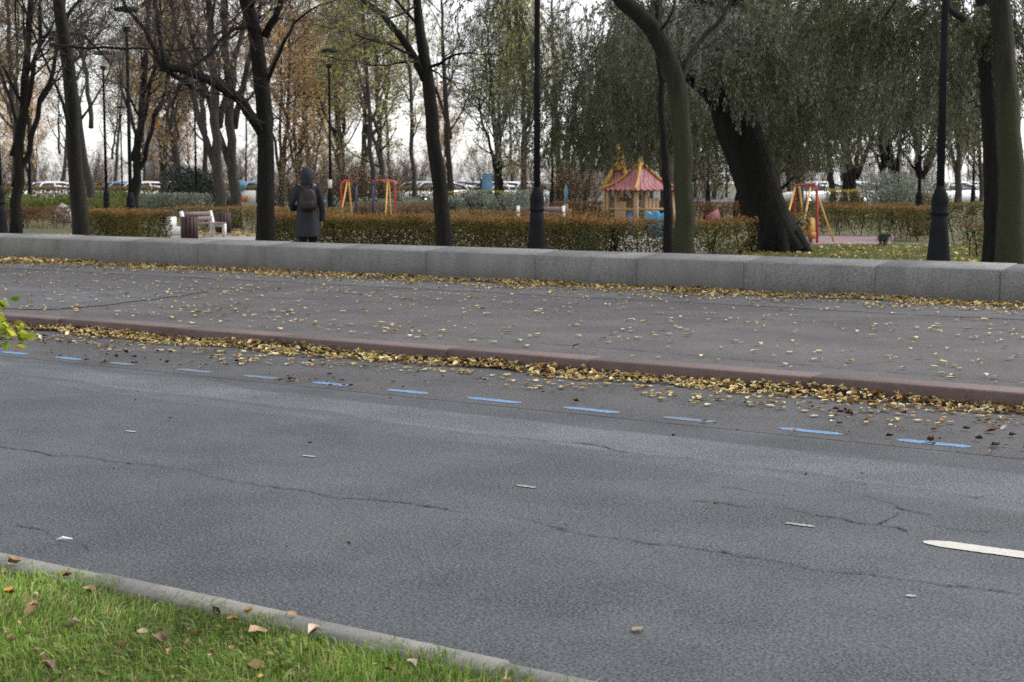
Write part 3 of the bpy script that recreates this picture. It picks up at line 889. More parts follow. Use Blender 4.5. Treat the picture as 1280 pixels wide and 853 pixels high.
def grow(P, R, nchild, length, ang, npts=4, wander=0.18, up=0.0, tmin=0.3, rratio=0.55, rmin=0.002, taper=0.35, tmax=1.0, droop=0.0):
    """One level of branches on every parent polyline."""
    b, n, _ = P.shape
    K = nchild
    t = tmin + (tmax - tmin) * (np.arange(K)[None, :] + rs.rand(b, K)) / K
    f = t * (n - 1)
    i = np.minimum(f.astype(int), n - 2)
    w = (f - i)[..., None]
    bi = np.arange(b)[:, None]
    p0 = P[bi, i] * (1 - w) + P[bi, i + 1] * w
    r0 = R[bi, i] * (1 - w[..., 0]) + R[bi, i + 1] * w[..., 0]
    tg = unit(P[bi, i + 1] - P[bi, i])
    side = unit(np.cross(tg, rs.randn(b, K, 3)))
    a = np.radians(ang[0] + ang[1] * rs.randn(b, K))[..., None]
    d = unit(tg * np.cos(a) + side * np.sin(a))
    Ln = (rs.uniform(length[0], length[1], (b, K)) * (1.15 - 0.55 * t))
    pts = [p0]
    step = (Ln / (npts - 1))[..., None]
    for s in range(npts - 1):
        d = unit(d + rs.randn(b, K, 3) * wander + np.array([0, 0, up - droop * (s + 1) / npts]))
        pts.append(pts[-1] + d * step)
    Q = np.stack(pts, 2).reshape(b * K, npts, 3)
    r0 = np.maximum(np.minimum(r0 * rratio, Ln * 0.03 + rmin), rmin).reshape(-1)
    RR = r0[:, None] * np.linspace(1, taper, npts)[None]
    return Q, np.maximum(RR, rmin * 0.7)


def along(P, k, jitter):
    b, n, _ = P.shape
    t = rs.rand(b, k) * (n - 1)
    i = np.minimum(t.astype(int), n - 2)
    w = (t - i)[..., None]
    bi = np.arange(b)[:, None]
    C = P[bi, i] * (1 - w) + P[bi, i + 1] * w
    return C.reshape(-1, 3) + rs.randn(b * k, 3) * jitter


def poly(pts, n=14, wob=0.0):
    P = np.asarray(pts, float)
    s = np.concatenate([[0], np.cumsum(np.linalg.norm(np.diff(P[:, :3], axis=0), axis=1))])
    t = np.linspace(0, s[-1], n)
    Q = np.stack([np.interp(t, s, P[:, j]) for j in range(P.shape[1])], 1)
    for _ in range(2):
        Q[1:-1] = 0.25 * Q[:-2] + 0.5 * Q[1:-1] + 0.25 * Q[2:]
    if wob:
        Q[1:-1, :3] += rs.randn(n - 2, 3) * wob
    return Q


def finish_tree(root, base, trunks, limbs, twigs, leaves, barkm, twigm, leafm, leafsize, sides=12, flute=0.05, aspect=0.6):
    nb = NB()
    for P, R in trunks:
        nb.tubes(P, R, sides, flute)
    for P, R in limbs:
        nb.tubes(P, R, 6)
    nb.obj('trunk', barkm, root, base, smooth=True)
    nb = NB()
    for P, R in twigs:
        nb.tubes(P, R, 3)
    tw = nb.obj('crown', twigm, root, base)
    if leaves is not None and len(leaves):
        nb = NB()
        nb.cards(leaves, rs.uniform(leafsize[0], leafsize[1], len(leaves)), 'diamond', aspect=aspect)
        lf = nb.obj('leaves', leafm, tw, base)
        if leafm in (L['orange'],):
            pass
    return root


def front_tree(name, label, base, trunks_px, levels, barkm, twigm, leafm=None, leafk=0, dz=0.0, leafsize=(0.05, 0.08), wob=0.012, jit=0.05, flare=True, girth=1.0, group=None, sides=14, flute=0.05):
    """trunks_px: stems drawn as (px, py, depth, radius) points, the first one rising from the ground."""
    root = thing(name, label, 'tree', base, group=group)
    tr = []
    for j, st in enumerate(trunks_px):
        pts = []
        for q in st:
            if len(q) == 4:
                p = T(q[0], q[1], q[2] + dz)
                pts.append((p[0], p[1], p[2], q[3]))
            else:
                pts.append(q[:4])
        if j == 0:
            b = np.asarray(base)
            r0 = pts[0][3]
            if flare:
                pts = [(b[0], b[1], b[2] - 0.08, r0 * 1.35), (b[0], b[1], b[2] + 0.1, r0 * 1.15), (b[0] * 0.6 + pts[0][0] * 0.4, b[1] * 0.6 + pts[0][1] * 0.4, b[2] + 0.4, r0 * 1.06)] + pts
            else:
                pts = [(b[0], b[1], b[2] - 0.08, r0 * 1.1)] + pts
        Q = poly(pts, 26 if j == 0 else 14, 0)
        Q[2:-1, :3] += rs.randn(len(Q) - 3, 3) * wob
        tr.append((Q[:, :3], Q[:, 3] * girth))
    limbs, twigs, leaves = [], [], []
    for j, (P, R) in enumerate(tr):
        cur = [(P[None], R[None])]
        lv = levels[min(j, len(levels) - 1)]
        for li, spec in enumerate(lv):
            nxt = []
            for Pp, Rr in cur:
                Q = grow(Pp, Rr, **spec)
                nxt.append(Q)
                (limbs if li == 0 else twigs).append(Q)
            cur = nxt
        if leafk:
            for Pp, Rr in cur:
                leaves.append(along(Pp, leafk, jit))
    lv = np.concatenate(leaves) if leaves else None
    return finish_tree(root, base, tr, limbs, twigs, lv, barkm, twigm, leafm, leafsize, sides, flute)


def up_pts(px, py, d, r, dx, h, n=3, rend=0.05):
    """Continue a stem upward from a picture point to a height h, leaning dx metres."""
    p = T(px, py, d)
    return [(p[0] + ca * dx * i / n, p[1] + sa * dx * i / n, p[2] + (h - p[2]) * i / n, r + (rend - r) * i / n, 'm') for i in range(1, n + 1)]


LV_A = [dict(nchild=17, length=(2.0, 4.2), ang=(75, 18), npts=7, wander=0.18, up=0.0, tmin=0.4, rratio=0.34, rmin=0.01, droop=0.22),
        dict(nchild=8, length=(0.9, 1.9), ang=(50, 16), npts=5, wander=0.2, up=0.0, tmin=0.15, rratio=0.5, rmin=0.006, droop=0.15),
        dict(nchild=7, length=(0.4, 0.9), ang=(48, 16), npts=4, wander=0.22, up=0.0, tmin=0.15, rratio=0.55, rmin=0.0035, droop=0.15),
        dict(nchild=4, length=(0.15, 0.4), ang=(45, 16), npts=3, wander=0.2, up=0.0, tmin=0.2, rratio=0.6, rmin=0.0022)]
LV_L = [dict(nchild=6, length=(0.7, 1.9), ang=(58, 18), npts=6, wander=0.2, up=0.05, tmin=0.2, rratio=0.2, rmin=0.006, droop=0.05),
        dict(nchild=7, length=(0.5, 1.1), ang=(48, 16), npts=4, wander=0.2, up=0.0, tmin=0.15, rratio=0.5, rmin=0.005, droop=0.1),
        dict(nchild=6, length=(0.2, 0.6), ang=(48, 16), npts=4, wander=0.22, up=0.0, tmin=0.2, rratio=0.6, rmin=0.003)]

# tree 1: dark, leaning, at the end of the clipped hedge
base = B(104, 31.2)
front_tree('bare_tree', 'dark leaning bare tree rising beside the end of a clipped hedge', base,
           [[(101, 280, 27.5, 0.185), (93, 200, 27.5, 0.165), (91, 140, 27.4, 0.16), (86, 70, 27.3, 0.145), (72, 0, 27.2, 0.13)] + up_pts(72, 0, 30.9, 0.13, -1.0, 10.5),
            [(84, 62, 27.3, 0.05), (62, 50, 26.9, 0.045), (54, 56, 26.6, 0.04), (75, 58, 26.2, 0.035), (130, 60, 25.9, 0.03), (190, 61, 25.7, 0.024), (260, 62, 25.5, 0.012)],
            [(97, 180, 27.5, 0.05), (70, 110, 26.9, 0.03), (40, 40, 26.5, 0.02), (10, -60, 26.2, 0.01)]],
           [LV_A, LV_L, LV_L], M['barkmoss'], M['twig'], L['ochre'], 0, dz=3.7, girth=0.84)
# tree 2: with the arched limb
base = B(332, 28.7)
front_tree('bare_tree', 'dark bare tree with a long arched low limb beside the person', base,
           [[(333, 280, 27.2, 0.17), (333, 200, 27.2, 0.16), (328, 140, 27.2, 0.155), (325, 60, 27.2, 0.14), (315, 20, 27.1, 0.135), (302, -10, 27.1, 0.13)] + up_pts(302, -10, 28.6, 0.13, -1.2, 10.5),
            [(330, 170, 27.2, 0.11), (312, 142, 27.0, 0.1), (295, 122, 26.8, 0.095), (272, 106, 26.6, 0.09), (245, 92, 26.4, 0.085), (220, 84, 26.2, 0.075), (200, 86, 26.1, 0.06)],
            [(203, 85, 26.1, 0.05), (192, 60, 26.0, 0.04), (172, 25, 25.9, 0.034), (150, 0, 25.8, 0.028), (120, -50, 25.7, 0.015)],
            [(206, 84, 26.1, 0.05), (201, 50, 26.2, 0.042), (196, 20, 26.3, 0.036), (190, -30, 26.4, 0.02)],
            [(330, 45, 27.2, 0.08), (343, 25, 27.1, 0.065), (352, 0, 27.0, 0.06), (365, -60, 26.9, 0.03)],
            [(333, 105, 27.2, 0.045), (352, 60, 27.0, 0.03), (372, 20, 26.8, 0.022), (410, 2, 26.6, 0.016), (450, -8, 26.4, 0.01)],
            [(206, 87, 26.1, 0.045), (240, 110, 26.6, 0.04), (262, 122, 26.9, 0.03)]],
           [LV_A, LV_L, LV_L, LV_L, LV_L, LV_L, LV_L[:2]], M['bark'], M['twig'], L['orange'], 0, dz=1.5, girth=0.93)
# tree 3: fork
base = B(556, 26.6)
LV_3 = [dict(LV_A[0], nchild=9)] + LV_A[1:]
front_tree('forked_tree', 'dark forked tree with few green leaves, nearest the red swing frame', base,
           [[(556, 290, 25.8, 0.15), (549, 220, 25.8, 0.135), (540, 150, 25.8, 0.13), (532, 95, 25.8, 0.12), (526, 40, 25.8, 0.085), (521, 0, 25.8, 0.075)] + up_pts(521, 0, 26.6, 0.075, -0.2, 9.5),
            [(531, 100, 25.8, 0.085), (520, 75, 25.7, 0.075), (500, 42, 25.6, 0.07), (480, 20, 25.5, 0.065), (455, 3, 25.4, 0.055), (430, -25, 25.3, 0.04), (390, -60, 25.2, 0.02)],
            [(517, 70, 25.7, 0.03), (500, 62, 25.4, 0.024), (470, 50, 25.2, 0.018), (430, 40, 25.0, 0.013), (395, 30, 24.9, 0.008)],
            [(536, 84, 25.8, 0.035), (553, 80, 25.5, 0.028), (567, 67, 25.3, 0.022), (590, 66, 25.1, 0.016), (625, 70, 24.9, 0.008)],
            [(522, 78, 25.6, 0.028), (502, 76, 25.3, 0.02), (480, 85, 25.0, 0.015), (450, 78, 24.9, 0.010), (400, 70, 24.7, 0.006)],
            [(540, 88, 25.7, 0.02), (556, 96, 25.5, 0.015), (575, 112, 25.3, 0.01), (600, 125, 25.2, 0.005)]],
           [LV_3, LV_L, LV_L[1:], LV_L[1:], LV_L[1:], LV_L[1:]], M['bark'], M['twig'], L['green'], 1, 0.8, (0.06, 0.1), jit=0.08, girth=0.86)
# tree 4: mossy, bending over
base = B(855, 23.6)
front_tree('mossy_tree', 'tree with green mossy trunk arching over beside the playhouse', base,
           [[(855, 300, 23.6, 0.165), (855, 240, 23.6, 0.15), (853, 170, 23.6, 0.155), (848, 110, 23.6, 0.16), (838, 75, 23.5, 0.155), (820, 38, 23.4, 0.145), (800, 15, 23.3, 0.14), (780, 0, 23.2, 0.13), (745, -25, 23.1, 0.1), (690, -60, 22.9, 0.07), (640, -110, 22.8, 0.04)],
            [(851, 110, 23.6, 0.06), (855, 80, 23.7, 0.052), (868, 58, 23.8, 0.045), (885, 42, 23.9, 0.04), (905, 20, 24.0, 0.035), (930, -40, 24.2, 0.02)]],
           [[dict(LV_L[0], tmin=0.55)] + LV_L[1:], [dict(LV_L[0], tmin=0.4)] + LV_L[1:]], M['barkgreen'], M['twig'], L['willowdark'], 3, 0, (0.03, 0.055), jit=0.08, girth=0.9)
# pair by the wall lamp
base = B(1266, 21.3)
front_tree('mossy_tree', 'straight mossy green trunk in front of a darker trunk', base,
           [[(1267, 310, 21.3, 0.19), (1266, 220, 21.3, 0.165), (1258, 130, 21.3, 0.145), (1253, 60, 21.3, 0.135), (1250, 0, 21.3, 0.13)] + up_pts(1250, 0, 21.3, 0.13, -0.3, 11)],
           [LV_A], M['barkgreen'], M['twig'], L['ochre'], 0)


# willows: clusters of hanging strands
def willow(root, base, clusters, leafm, twigm, n_leaf=58, lsize=(0.06, 0.11), name='foliage'):
    nbs, bag = NB(), {}
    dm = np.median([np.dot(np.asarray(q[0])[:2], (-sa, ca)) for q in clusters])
    for (c, rad, ns, ln) in clusters:
        c = np.asarray(c)
        ns, ln = int(ns * 0.62), (ln[0] * 1.15, ln[1] * 1.3)
        # random leaf tone per bough; near more silver, far darker: painted recess shade
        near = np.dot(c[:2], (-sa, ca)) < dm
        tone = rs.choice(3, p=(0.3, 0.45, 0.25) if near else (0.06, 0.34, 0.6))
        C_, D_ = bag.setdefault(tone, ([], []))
        st = rs.randn(ns, 3)
        st = unit(st) * (rs.rand(ns, 1) ** 0.4)
        p = c + st * np.asarray(rad) * 0.9
        d = unit(np.stack([st[:, 0] * 0.7, st[:, 1] * 0.7, np.full(ns, -0.1)], 1) + rs.randn(ns, 3) * 0.25)
        l = rs.uniform(ln[0], ln[1], ns) * (0.5 + 0.9 * rs.rand(ns))
        pts = [p]
        m = 9
        for s in range(m - 1):
            d = unit(d + np.array([0, 0, -0.34]) + rs.randn(ns, 3) * 0.1)
            pts.append(pts[-1] + d * (l / (m - 1))[:, None])
        P = np.stack(pts, 1)
        nbs.tubes(P, np.full((ns, m), 0.0035), 3)
        k = n_leaf
        t = rs.rand(ns, k) * (m - 1)
        i = np.minimum(t.astype(int), m - 2)
        w = (t - i)[..., None]
        bi = np.arange(ns)[:, None]
        cc = P[bi, i] * (1 - w) + P[bi, i + 1] * w
        dd = unit(P[bi, i + 1] - P[bi, i]) + rs.randn(ns, k, 3) * 0.33
        C_.append((cc + rs.randn(ns, k, 3) * 0.025).reshape(-1, 3))
        D_.append(dd.reshape(-1, 3))
    cr = nbs.obj('crown', twigm, root, base)
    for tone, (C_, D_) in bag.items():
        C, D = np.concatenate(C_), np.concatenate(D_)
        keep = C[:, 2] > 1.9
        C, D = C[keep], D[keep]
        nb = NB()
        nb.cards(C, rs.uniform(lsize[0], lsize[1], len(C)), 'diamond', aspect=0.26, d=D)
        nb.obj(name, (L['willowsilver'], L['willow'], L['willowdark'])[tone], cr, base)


def stem(pts, n=14, wob=0.02):
    Q = poly([(*T(q[0], q[1], q[2]), q[3]) for q in pts], n)
    Q[1:-1, :3] += rs.randn(n - 2, 3) * wob
    return Q[:, :3], Q[:, 3]


# big leaning willow
base = B(972, 33.5)
root = thing('willow_tree', 'huge leaning willow with flared roots and drooping grey green foliage', 'tree', base)
nb = NB()
Q = poly([(base[0] + 0.12, base[1], base[2] - 0.1, 0.6), (base[0], base[1], base[2] + 0.15, 0.51)] + [(*T(q[0], q[1], q[2]), q[3]) for q in
          [(963, 280, 33.5, 0.47), (950, 240, 33.5, 0.44), (938, 200, 33.5, 0.44), (922, 150, 33.4, 0.45), (908, 110, 33.3, 0.46), (893, 60, 33.2, 0.42), (880, 10, 33.1, 0.4), (870, -60, 33.0, 0.32), (860, -180, 33, 0.2), (850, -300, 33, 0.08)]], 26)
nb.tubes(Q[:, :3], Q[:, 3], 18, 0.06)
for st in ([(915, 140, 33.4, 0.25), (890, 120, 33.0, 0.2), (862, 95, 32.5, 0.17), (830, 55, 32, 0.13), (780, 0, 31, 0.1), (720, -80, 30.5, 0.05)],
           [(905, 100, 33.4, 0.25), (930, 60, 33.8, 0.2), (965, 0, 34.2, 0.16), (1010, -70, 34.8, 0.1), (1070, -140, 35.5, 0.05)],
           [(900, 80, 33.3, 0.2), (915, 30, 32.0, 0.16), (930, -30, 31, 0.1), (960, -100, 30, 0.05)],
           [(895, 60, 33.3, 0.2), (860, -20, 35, 0.14), (800, -90, 37, 0.08)]):
    P, R = stem(st)
    nb.tubes(P, R, 9, 0.04)
# roots
for a in np.linspace(0, 2 * PI, 8)[:-1]:
    e = np.array([math.cos(a), math.sin(a), 0])
    nb.tubes([base + e * 0.35 + [0, 0, 0.4], base + e * 0.55 + [0, 0, 0.15], base + e * 0.72 + [0, 0, -0.02], base + e * 0.9 + [0, 0, -0.1]], [0.2, 0.15, 0.1, 0.05], 8, 0.05)
nb.obj('trunk', M['barkwillow'], root, base, smooth=True)
cl = []


def CL(px, py, d, rx, rz, ns, ln):
    cl.append((T(px, py, d), (rx, rx, rz), ns, ln))


# foliage masses: px, py of the mass centre, depth, half width, half height, strands, strand length
for q in [(640, 20, 33, 0.9, 0.8, 60, (0.8, 1.7)), (690, 60, 34, 0.9, 0.8, 90, (0.9, 1.8)), (740, 90, 36, 0.9, 0.8, 130, (0.9, 1.9)), (740, 10, 33, 1.0, 0.6, 90, (0.8, 1.8)),
          (800, 60, 37, 1.2, 0.9, 220, (0.9, 1.9)), (820, 130, 38, 1.0, 0.7, 190, (0.8, 1.5)), (720, 150, 37, 0.9, 0.6, 150, (0.7, 1.4)), (770, 170, 38, 0.9, 0.45, 120, (0.6, 1.2)),
          (880, 30, 31, 1.0, 0.6, 190, (0.5, 1.2)), (935, 70, 30.5, 0.8, 0.5, 190, (0.4, 1.0)), (970, 30, 31, 1.0, 0.8, 220, (0.7, 1.4)), (1010, 90, 34, 1.0, 0.8, 220, (0.8, 1.6)),
          (1060, 60, 33, 1.0, 0.9, 230, (0.8, 1.7)), (1000, 0, 35, 1.3, 0.7, 150, (0.8, 1.6)), (1100, 100, 35, 0.9, 0.6, 120, (0.8, 1.6)), (850, 0, 34, 1.5, 0.8, 220, (0.8, 1.8)),
          (930, -30, 33, 2.2, 0.9, 260, (0.8, 1.6)), (1010, 150, 37, 0.9, 0.5, 140, (0.7, 1.3)), (960, 120, 38, 1.2, 0.9, 200, (0.8, 1.5)), (870, 140, 39, 1.1, 0.8, 200, (0.8, 1.5)),
          (650, 110, 37, 0.8, 0.7, 80, (0.8, 1.5)), (680, 170, 38, 0.7, 0.5, 70, (0.6, 1.2)), (620, -10, 31, 0.8, 0.6, 60, (0.6, 1.4))]:
    CL(*q)
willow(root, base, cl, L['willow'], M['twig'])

# second willow: the dark trunk behind the mossy pair
base = B(1243, 22.6)
root = thing('willow_tree', 'dark rough trunk with hanging foliage, tucked behind the mossy green trunk', 'tree', base)
nb = NB()
Q = poly([(base[0], base[1], base[2] - 0.1, 0.24)] + [(*T(q[0], q[1], q[2]), q[3]) for q in [(1246, 320, 22.6, 0.19), (1245, 250, 22.6, 0.17), (1242, 180, 22.6, 0.16), (1237, 110, 22.6, 0.155), (1235, 60, 22.6, 0.15), (1232, 0, 22.6, 0.14), (1225, -80, 22.7, 0.12), (1215, -250, 23, 0.05)]], 24)
nb.tubes(Q[:, :3], Q[:, 3], 14, 0.07)
for st in ([(1236, 70, 22.6, 0.07), (1200, 20, 23.5, 0.05), (1150, -40, 24.5, 0.03)], [(1236, 60, 22.6, 0.07), (1262, 0, 23.2, 0.05), (1290, -50, 24, 0.03)], [(1243, 150, 22.6, 0.018), (1215, 128, 22.9, 0.012), (1190, 100, 23.2, 0.008)]):
    P, R = stem(st)
    nb.tubes(P, R, 7, 0.04)
nb.obj('trunk', M['bark'], root, base, smooth=True)
cl = []
for q in [(1236, 30, 22.0, 0.35, 0.3, 70, (0.3, 0.6)), (1190, 60, 26, 0.7, 0.7, 150, (0.6, 1.2)), (1140, 30, 27, 0.9, 0.7, 190, (0.7, 1.3)), (1210, -10, 25, 0.9, 0.6, 170, (0.6, 1.2)), (1275, 50, 26, 0.6, 0.6, 70, (0.5, 1.1)),
          (1110, 0, 27, 1.0, 0.6, 190, (0.7, 1.2)), (1170, 120, 30, 0.8, 0.6, 150, (0.7, 1.3)), (1130, 110, 31, 0.9, 0.6, 150, (0.7, 1.3)), (1210, 150, 31, 0.6, 0.4, 60, (0.6, 1.1)), (1060, 0, 28, 0.9, 0.6, 150, (0.7, 1.2))]:
    CL(*q)
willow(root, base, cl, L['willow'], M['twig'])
# third willow, behind the playhouse
base = B(838, 46)
root = thing('willow_tree', 'willow standing behind the playhouse, its dark foliage hanging low', 'tree', base)
nb = NB()
Q = poly([(base[0], base[1], base[2] - 0.1, 0.33)] + [(*T(q[0], q[1], q[2]), q[3]) for q in [(837, 260, 46, 0.24), (832, 180, 46, 0.22), (826, 90, 46, 0.2), (820, 0, 46, 0.17), (815, -120, 46, 0.06)]], 18)
nb.tubes(Q[:, :3], Q[:, 3], 12, 0.06)
nb.obj('trunk', M['barkgrey'], root, base, smooth=True)
cl = []
for q in [(760, 80, 46, 1.0, 0.9, 80, (1.2, 2.4)), (800, 110, 48, 1.6, 1.2, 220, (1.2, 2.4)), (760, 160, 50, 1.5, 0.8, 190, (1.0, 1.8)), (850, 160, 50, 1.4, 0.8, 190, (1.0, 1.9)),
          (900, 120, 50, 1.6, 1.1, 200, (1.2, 2.0)), (960, 170, 52, 1.3, 0.7, 150, (0.9, 1.7)), (1010, 190, 52, 1.1, 0.6, 130, (0.7, 1.4)), (1000, 120, 50, 1.6, 1.1, 200, (1.2, 2.2)),
          (820, 20, 46, 1.5, 1.0, 130, (1.2, 2.4)), (1080, 110, 52, 1.2, 0.8, 90, (1.2, 2.0)), (1060, 40, 50, 1.8, 1.2, 190, (1.2, 2.2))]:
    CL(*q)
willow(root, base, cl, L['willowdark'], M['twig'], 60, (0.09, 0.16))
# slim dark stem right behind the mossy one
base = B(836, 25.6)
front_tree('slim_tree', 'slim dark trunk close behind the arching mossy trunk', base,
           [[(836, 290, 25.6, 0.075), (832, 200, 25.6, 0.06), (826, 110, 25.7, 0.05), (822, 30, 25.8, 0.04), (818, -60, 25.9, 0.02)]],
           [[dict(LV_L[0], tmin=0.55)] + LV_L[1:]], M['bark'], M['twig'], L['willowdark'], 3, 0, (0.05, 0.09))


# background kinds: built once at the origin, then copied
def make_kind(name, label, h, r, spread, fork, barkm, twigm, leafm=None, leafk=0, lsize=(0.08, 0.14), jit=0.12, nl=14, group=None, dense=1.0, tmin=0.25):
    root = thing(name, label, 'tree', (0, 0, 0), group=group)
    tr = []
    lean = rs.randn(2) * 0.05 * h
    Q = poly([(0, 0, -0.1, r * 1.5), (0, 0, 0.15, r * 1.2), (lean[0] * 0.2, lean[1] * 0.2, h * 0.2, r), (lean[0] * 0.5 + rs.randn() * 0.1, lean[1] * 0.5, h * 0.5, r * 0.72), (lean[0], lean[1], h, r * 0.12)], 22)
    Q[2:-1, :3] += rs.randn(19, 3) * 0.035
    tr.append((Q[:, :3], Q[:, 3]))
    for k in range(fork):
        z0 = h * rs.uniform(0.12, 0.3)
        a = rs.rand() * 2 * PI
        dx, dy = math.cos(a), math.sin(a)
        hh = h * rs.uniform(0.75, 0.95)
        Q2 = poly([(0, 0, z0, r * 0.7), (dx * 0.35, dy * 0.35, z0 + h * 0.08, r * 0.62), (dx * spread * 0.35, dy * spread * 0.35, z0 + (hh - z0) * 0.45, r * 0.45), (dx * spread * 0.55, dy * spread * 0.55, hh, r * 0.08)], 16)
        Q2[1:-1, :3] += rs.randn(14, 3) * 0.04
        tr.append((Q2[:, :3], Q2[:, 3]))
    limbs, twigs, leaves = [], [], []
    for j, (P, R) in enumerate(tr):
        s1 = grow(P[None], R[None], nchild=nl if j == 0 else nl - 4, length=(spread * 0.5, spread), ang=(48, 12), npts=7, wander=0.13, up=0.1, tmin=tmin if j == 0 else 0.25, rratio=0.45, rmin=0.012)
        s2 = grow(*s1, nchild=int(8 * dense), length=(spread * 0.22, spread * 0.5), ang=(45, 14), npts=5, wander=0.16, up=0.05, tmin=0.2, rratio=0.5, rmin=0.008)
        s3 = grow(*s2, nchild=int(7 * dense), length=(spread * 0.1, spread * 0.26), ang=(42, 14), npts=4, wander=0.2, up=0.03, tmin=0.2, rratio=0.55, rmin=0.005)
        s4 = grow(*s3, nchild=4, length=(spread * 0.04, spread * 0.13), ang=(42, 14), npts=3, wander=0.2, up=0.02, tmin=0.2, rratio=0.6, rmin=0.0035)
        limbs.append(s1)
        twigs += [s2, s3, s4]
        if leafk:
            src = s4[0]
            sel = rs.rand(len(src)) < min(1.0, leafk)
            leaves.append(along(src[sel], max(1, int(leafk)), jit))
    lv = np.concatenate(leaves) if leaves else None
    return finish_tree(root, np.zeros(3), tr, limbs, twigs, lv, barkm, twigm, leafm, lsize, 10, 0.05)


GB = 'bare trees of the far park'
kinds = {}
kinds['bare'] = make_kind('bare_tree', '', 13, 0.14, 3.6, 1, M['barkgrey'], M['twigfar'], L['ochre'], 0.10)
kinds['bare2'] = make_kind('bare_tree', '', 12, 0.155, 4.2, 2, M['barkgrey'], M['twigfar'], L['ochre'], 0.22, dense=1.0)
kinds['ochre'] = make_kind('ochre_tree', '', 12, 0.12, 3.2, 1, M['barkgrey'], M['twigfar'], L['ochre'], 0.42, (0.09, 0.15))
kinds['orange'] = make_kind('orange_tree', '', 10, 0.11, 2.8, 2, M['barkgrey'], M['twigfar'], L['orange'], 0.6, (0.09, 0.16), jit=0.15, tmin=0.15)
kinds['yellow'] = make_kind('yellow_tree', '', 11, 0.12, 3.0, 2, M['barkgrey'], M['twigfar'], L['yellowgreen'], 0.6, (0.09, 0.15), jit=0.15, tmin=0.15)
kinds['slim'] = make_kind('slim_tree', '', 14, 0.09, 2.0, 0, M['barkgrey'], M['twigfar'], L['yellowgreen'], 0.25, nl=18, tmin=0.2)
kinds['dark'] = make_kind('dark_tree', '', 11, 0.13, 3.6, 2, M['bark'], M['twig'], L['green'], 0.15, (0.08, 0.13))
kinds['purple'] = make_kind('purple_twig_tree', '', 9, 0.2, 3.0, 2, M['bark'], M['purpletwig'], L['ochre'], 0.1, (0.08, 0.13), dense=1.25, tmin=0.18)
kinds['olive'] = make_kind('olive_green_tree', '', 9, 0.2, 2.8, 2, M['bark'], M['twig'], L['olive'], 2.0, (0.1, 0.16), jit=0.16, tmin=0.1)
used = set()


def place(kind, px, d, label, rz=None, scale=1.0, group=None):
    rz = rs.rand() * 6.28 if rz is None else rz
    p = B(px, d)
    if kind in used:
        return dup(kinds[kind], p, rz, label, group, scale)
    used.add(kind)
    o = kinds[kind]
    o.location, o.rotation_euler, o.scale = tuple(p), (0, 0, rz), (scale,) * 3
    return tag(o, label, None, group)


for q in [('dark', 20, 44, 'dark spreading tree behind the low hedge and wall lamp'),
          ('dark', 168, 54, 'dark tree forking low beside a tall lamp'),
          ('bare', 118, 62, 'pale thin tree in the green undergrowth'),
          ('bare2', 277, 50, 'thick grey trunk rising behind the slatted bench'),
          ('bare2', 296, 51, 'thick grey trunk close to its twin behind the bench'),
          ('orange', 205, 80, 'orange leaved tree in front of the grey building'),
          ('orange', 372, 75, 'orange leaved tree just beyond the hooded person'),
          ('yellow', 455, 72, 'yellow green tree behind the red swing frame'),
          ('slim', 520, 66, 'slim bare tree behind the forked trunk'),
          ('bare', 564, 78, 'smooth grey tree splitting into raised limbs'),
          ('yellow', 620, 84, 'yellow leaved tree above the parked silver cars'),
          ('dark', 628, 80, 'short dark trunk beside the blue post'),
          ('ochre', 430, 92, 'ochre tree beyond the lamp with a notice'),
          ('orange', 40, 85, 'orange brown tree beyond the undergrowth'),
          ('dark', 1040, 82, 'dark tree in front of the white cars'),
          ('dark', 1055, 86, 'dark tree with purple brown twigs past the second swing'),
          ('bare', 1000, 70, 'grey trunk standing behind the second swing'),
          ('orange', 1225, 90, 'orange leaved tree seen past the wall lamp'),
          ('bare2', 1195, 84, 'bare tree beyond the yellow topped hedge'),
          ('dark', 1105, 84, 'dark tree behind the round silver bush'),
          ('orange', 985, 95, 'orange leaved tree glimpsed beside the big willow'),
          ('yellow', 935, 88, 'green tree behind the big willow trunk'),
          ('bare', 700, 80, 'bare tree behind the willow curtain'),
          ('ochre', 760, 88, 'brown leaved tree hidden behind the playhouse willow')]:
    place(*q)
for q in [('olive', 962, 56, 'dense olive green tree to the side of the second swing'), ('olive', 925, 60, 'dense olive green tree hidden behind the big willow trunk'), ('purple', 1068, 80, 'purple twigged tree above the silver car'),
          ('purple', 1118, 84, 'purple twigged tree behind the round bush'), ('purple', 1150, 88, 'purple twigged tree behind the far lamp post'), ('olive', 775, 78, 'dense dark tree behind the playhouse roof'),
          ('olive', 850, 82, 'dense dark tree behind the mossy arching trunk'), ('ochre', 25, 60, 'brown leaved tree over the undergrowth at the park corner'), ('orange', 392, 88, 'pale orange tree by the notice lamp'),
          ('yellow', 425, 78, 'yellow green tree above the reddish shrub'), ('slim', 470, 62, 'slim tall tree right behind the swing frame'), ('yellow', 655, 76, 'yellow green tree behind the front lamp post'), ('ochre', 260, 78, 'tan leaved tree behind the thick twin trunks')]:
    place(*q)
for q in [('orange', 226, 74, 'pale orange tree beside the dark evergreen bush'), ('yellow', 478, 69, 'yellow green tree rising out of the brown shrubs by the swing'), ('orange', 352, 71, 'pale orange tree right beyond the arched limb trunk')]:
    place(*q)
# the belt of trees along the far side of the car park
far = []
for i in range(40):
    px = -120 + 1950 * (i + rs.rand()) / 40
    d = rs.uniform(100, 170)
    kd = rs.choice(['bare', 'ochre', 'slim', 'orange', 'yellow'], p=[0.25, 0.2, 0.3, 0.1, 0.15])
    place(kd, px, d, 'leafless far tree in the belt beyond the parked cars', None, rs.uniform(0.8, 1.15), 'far trees beyond the car park')


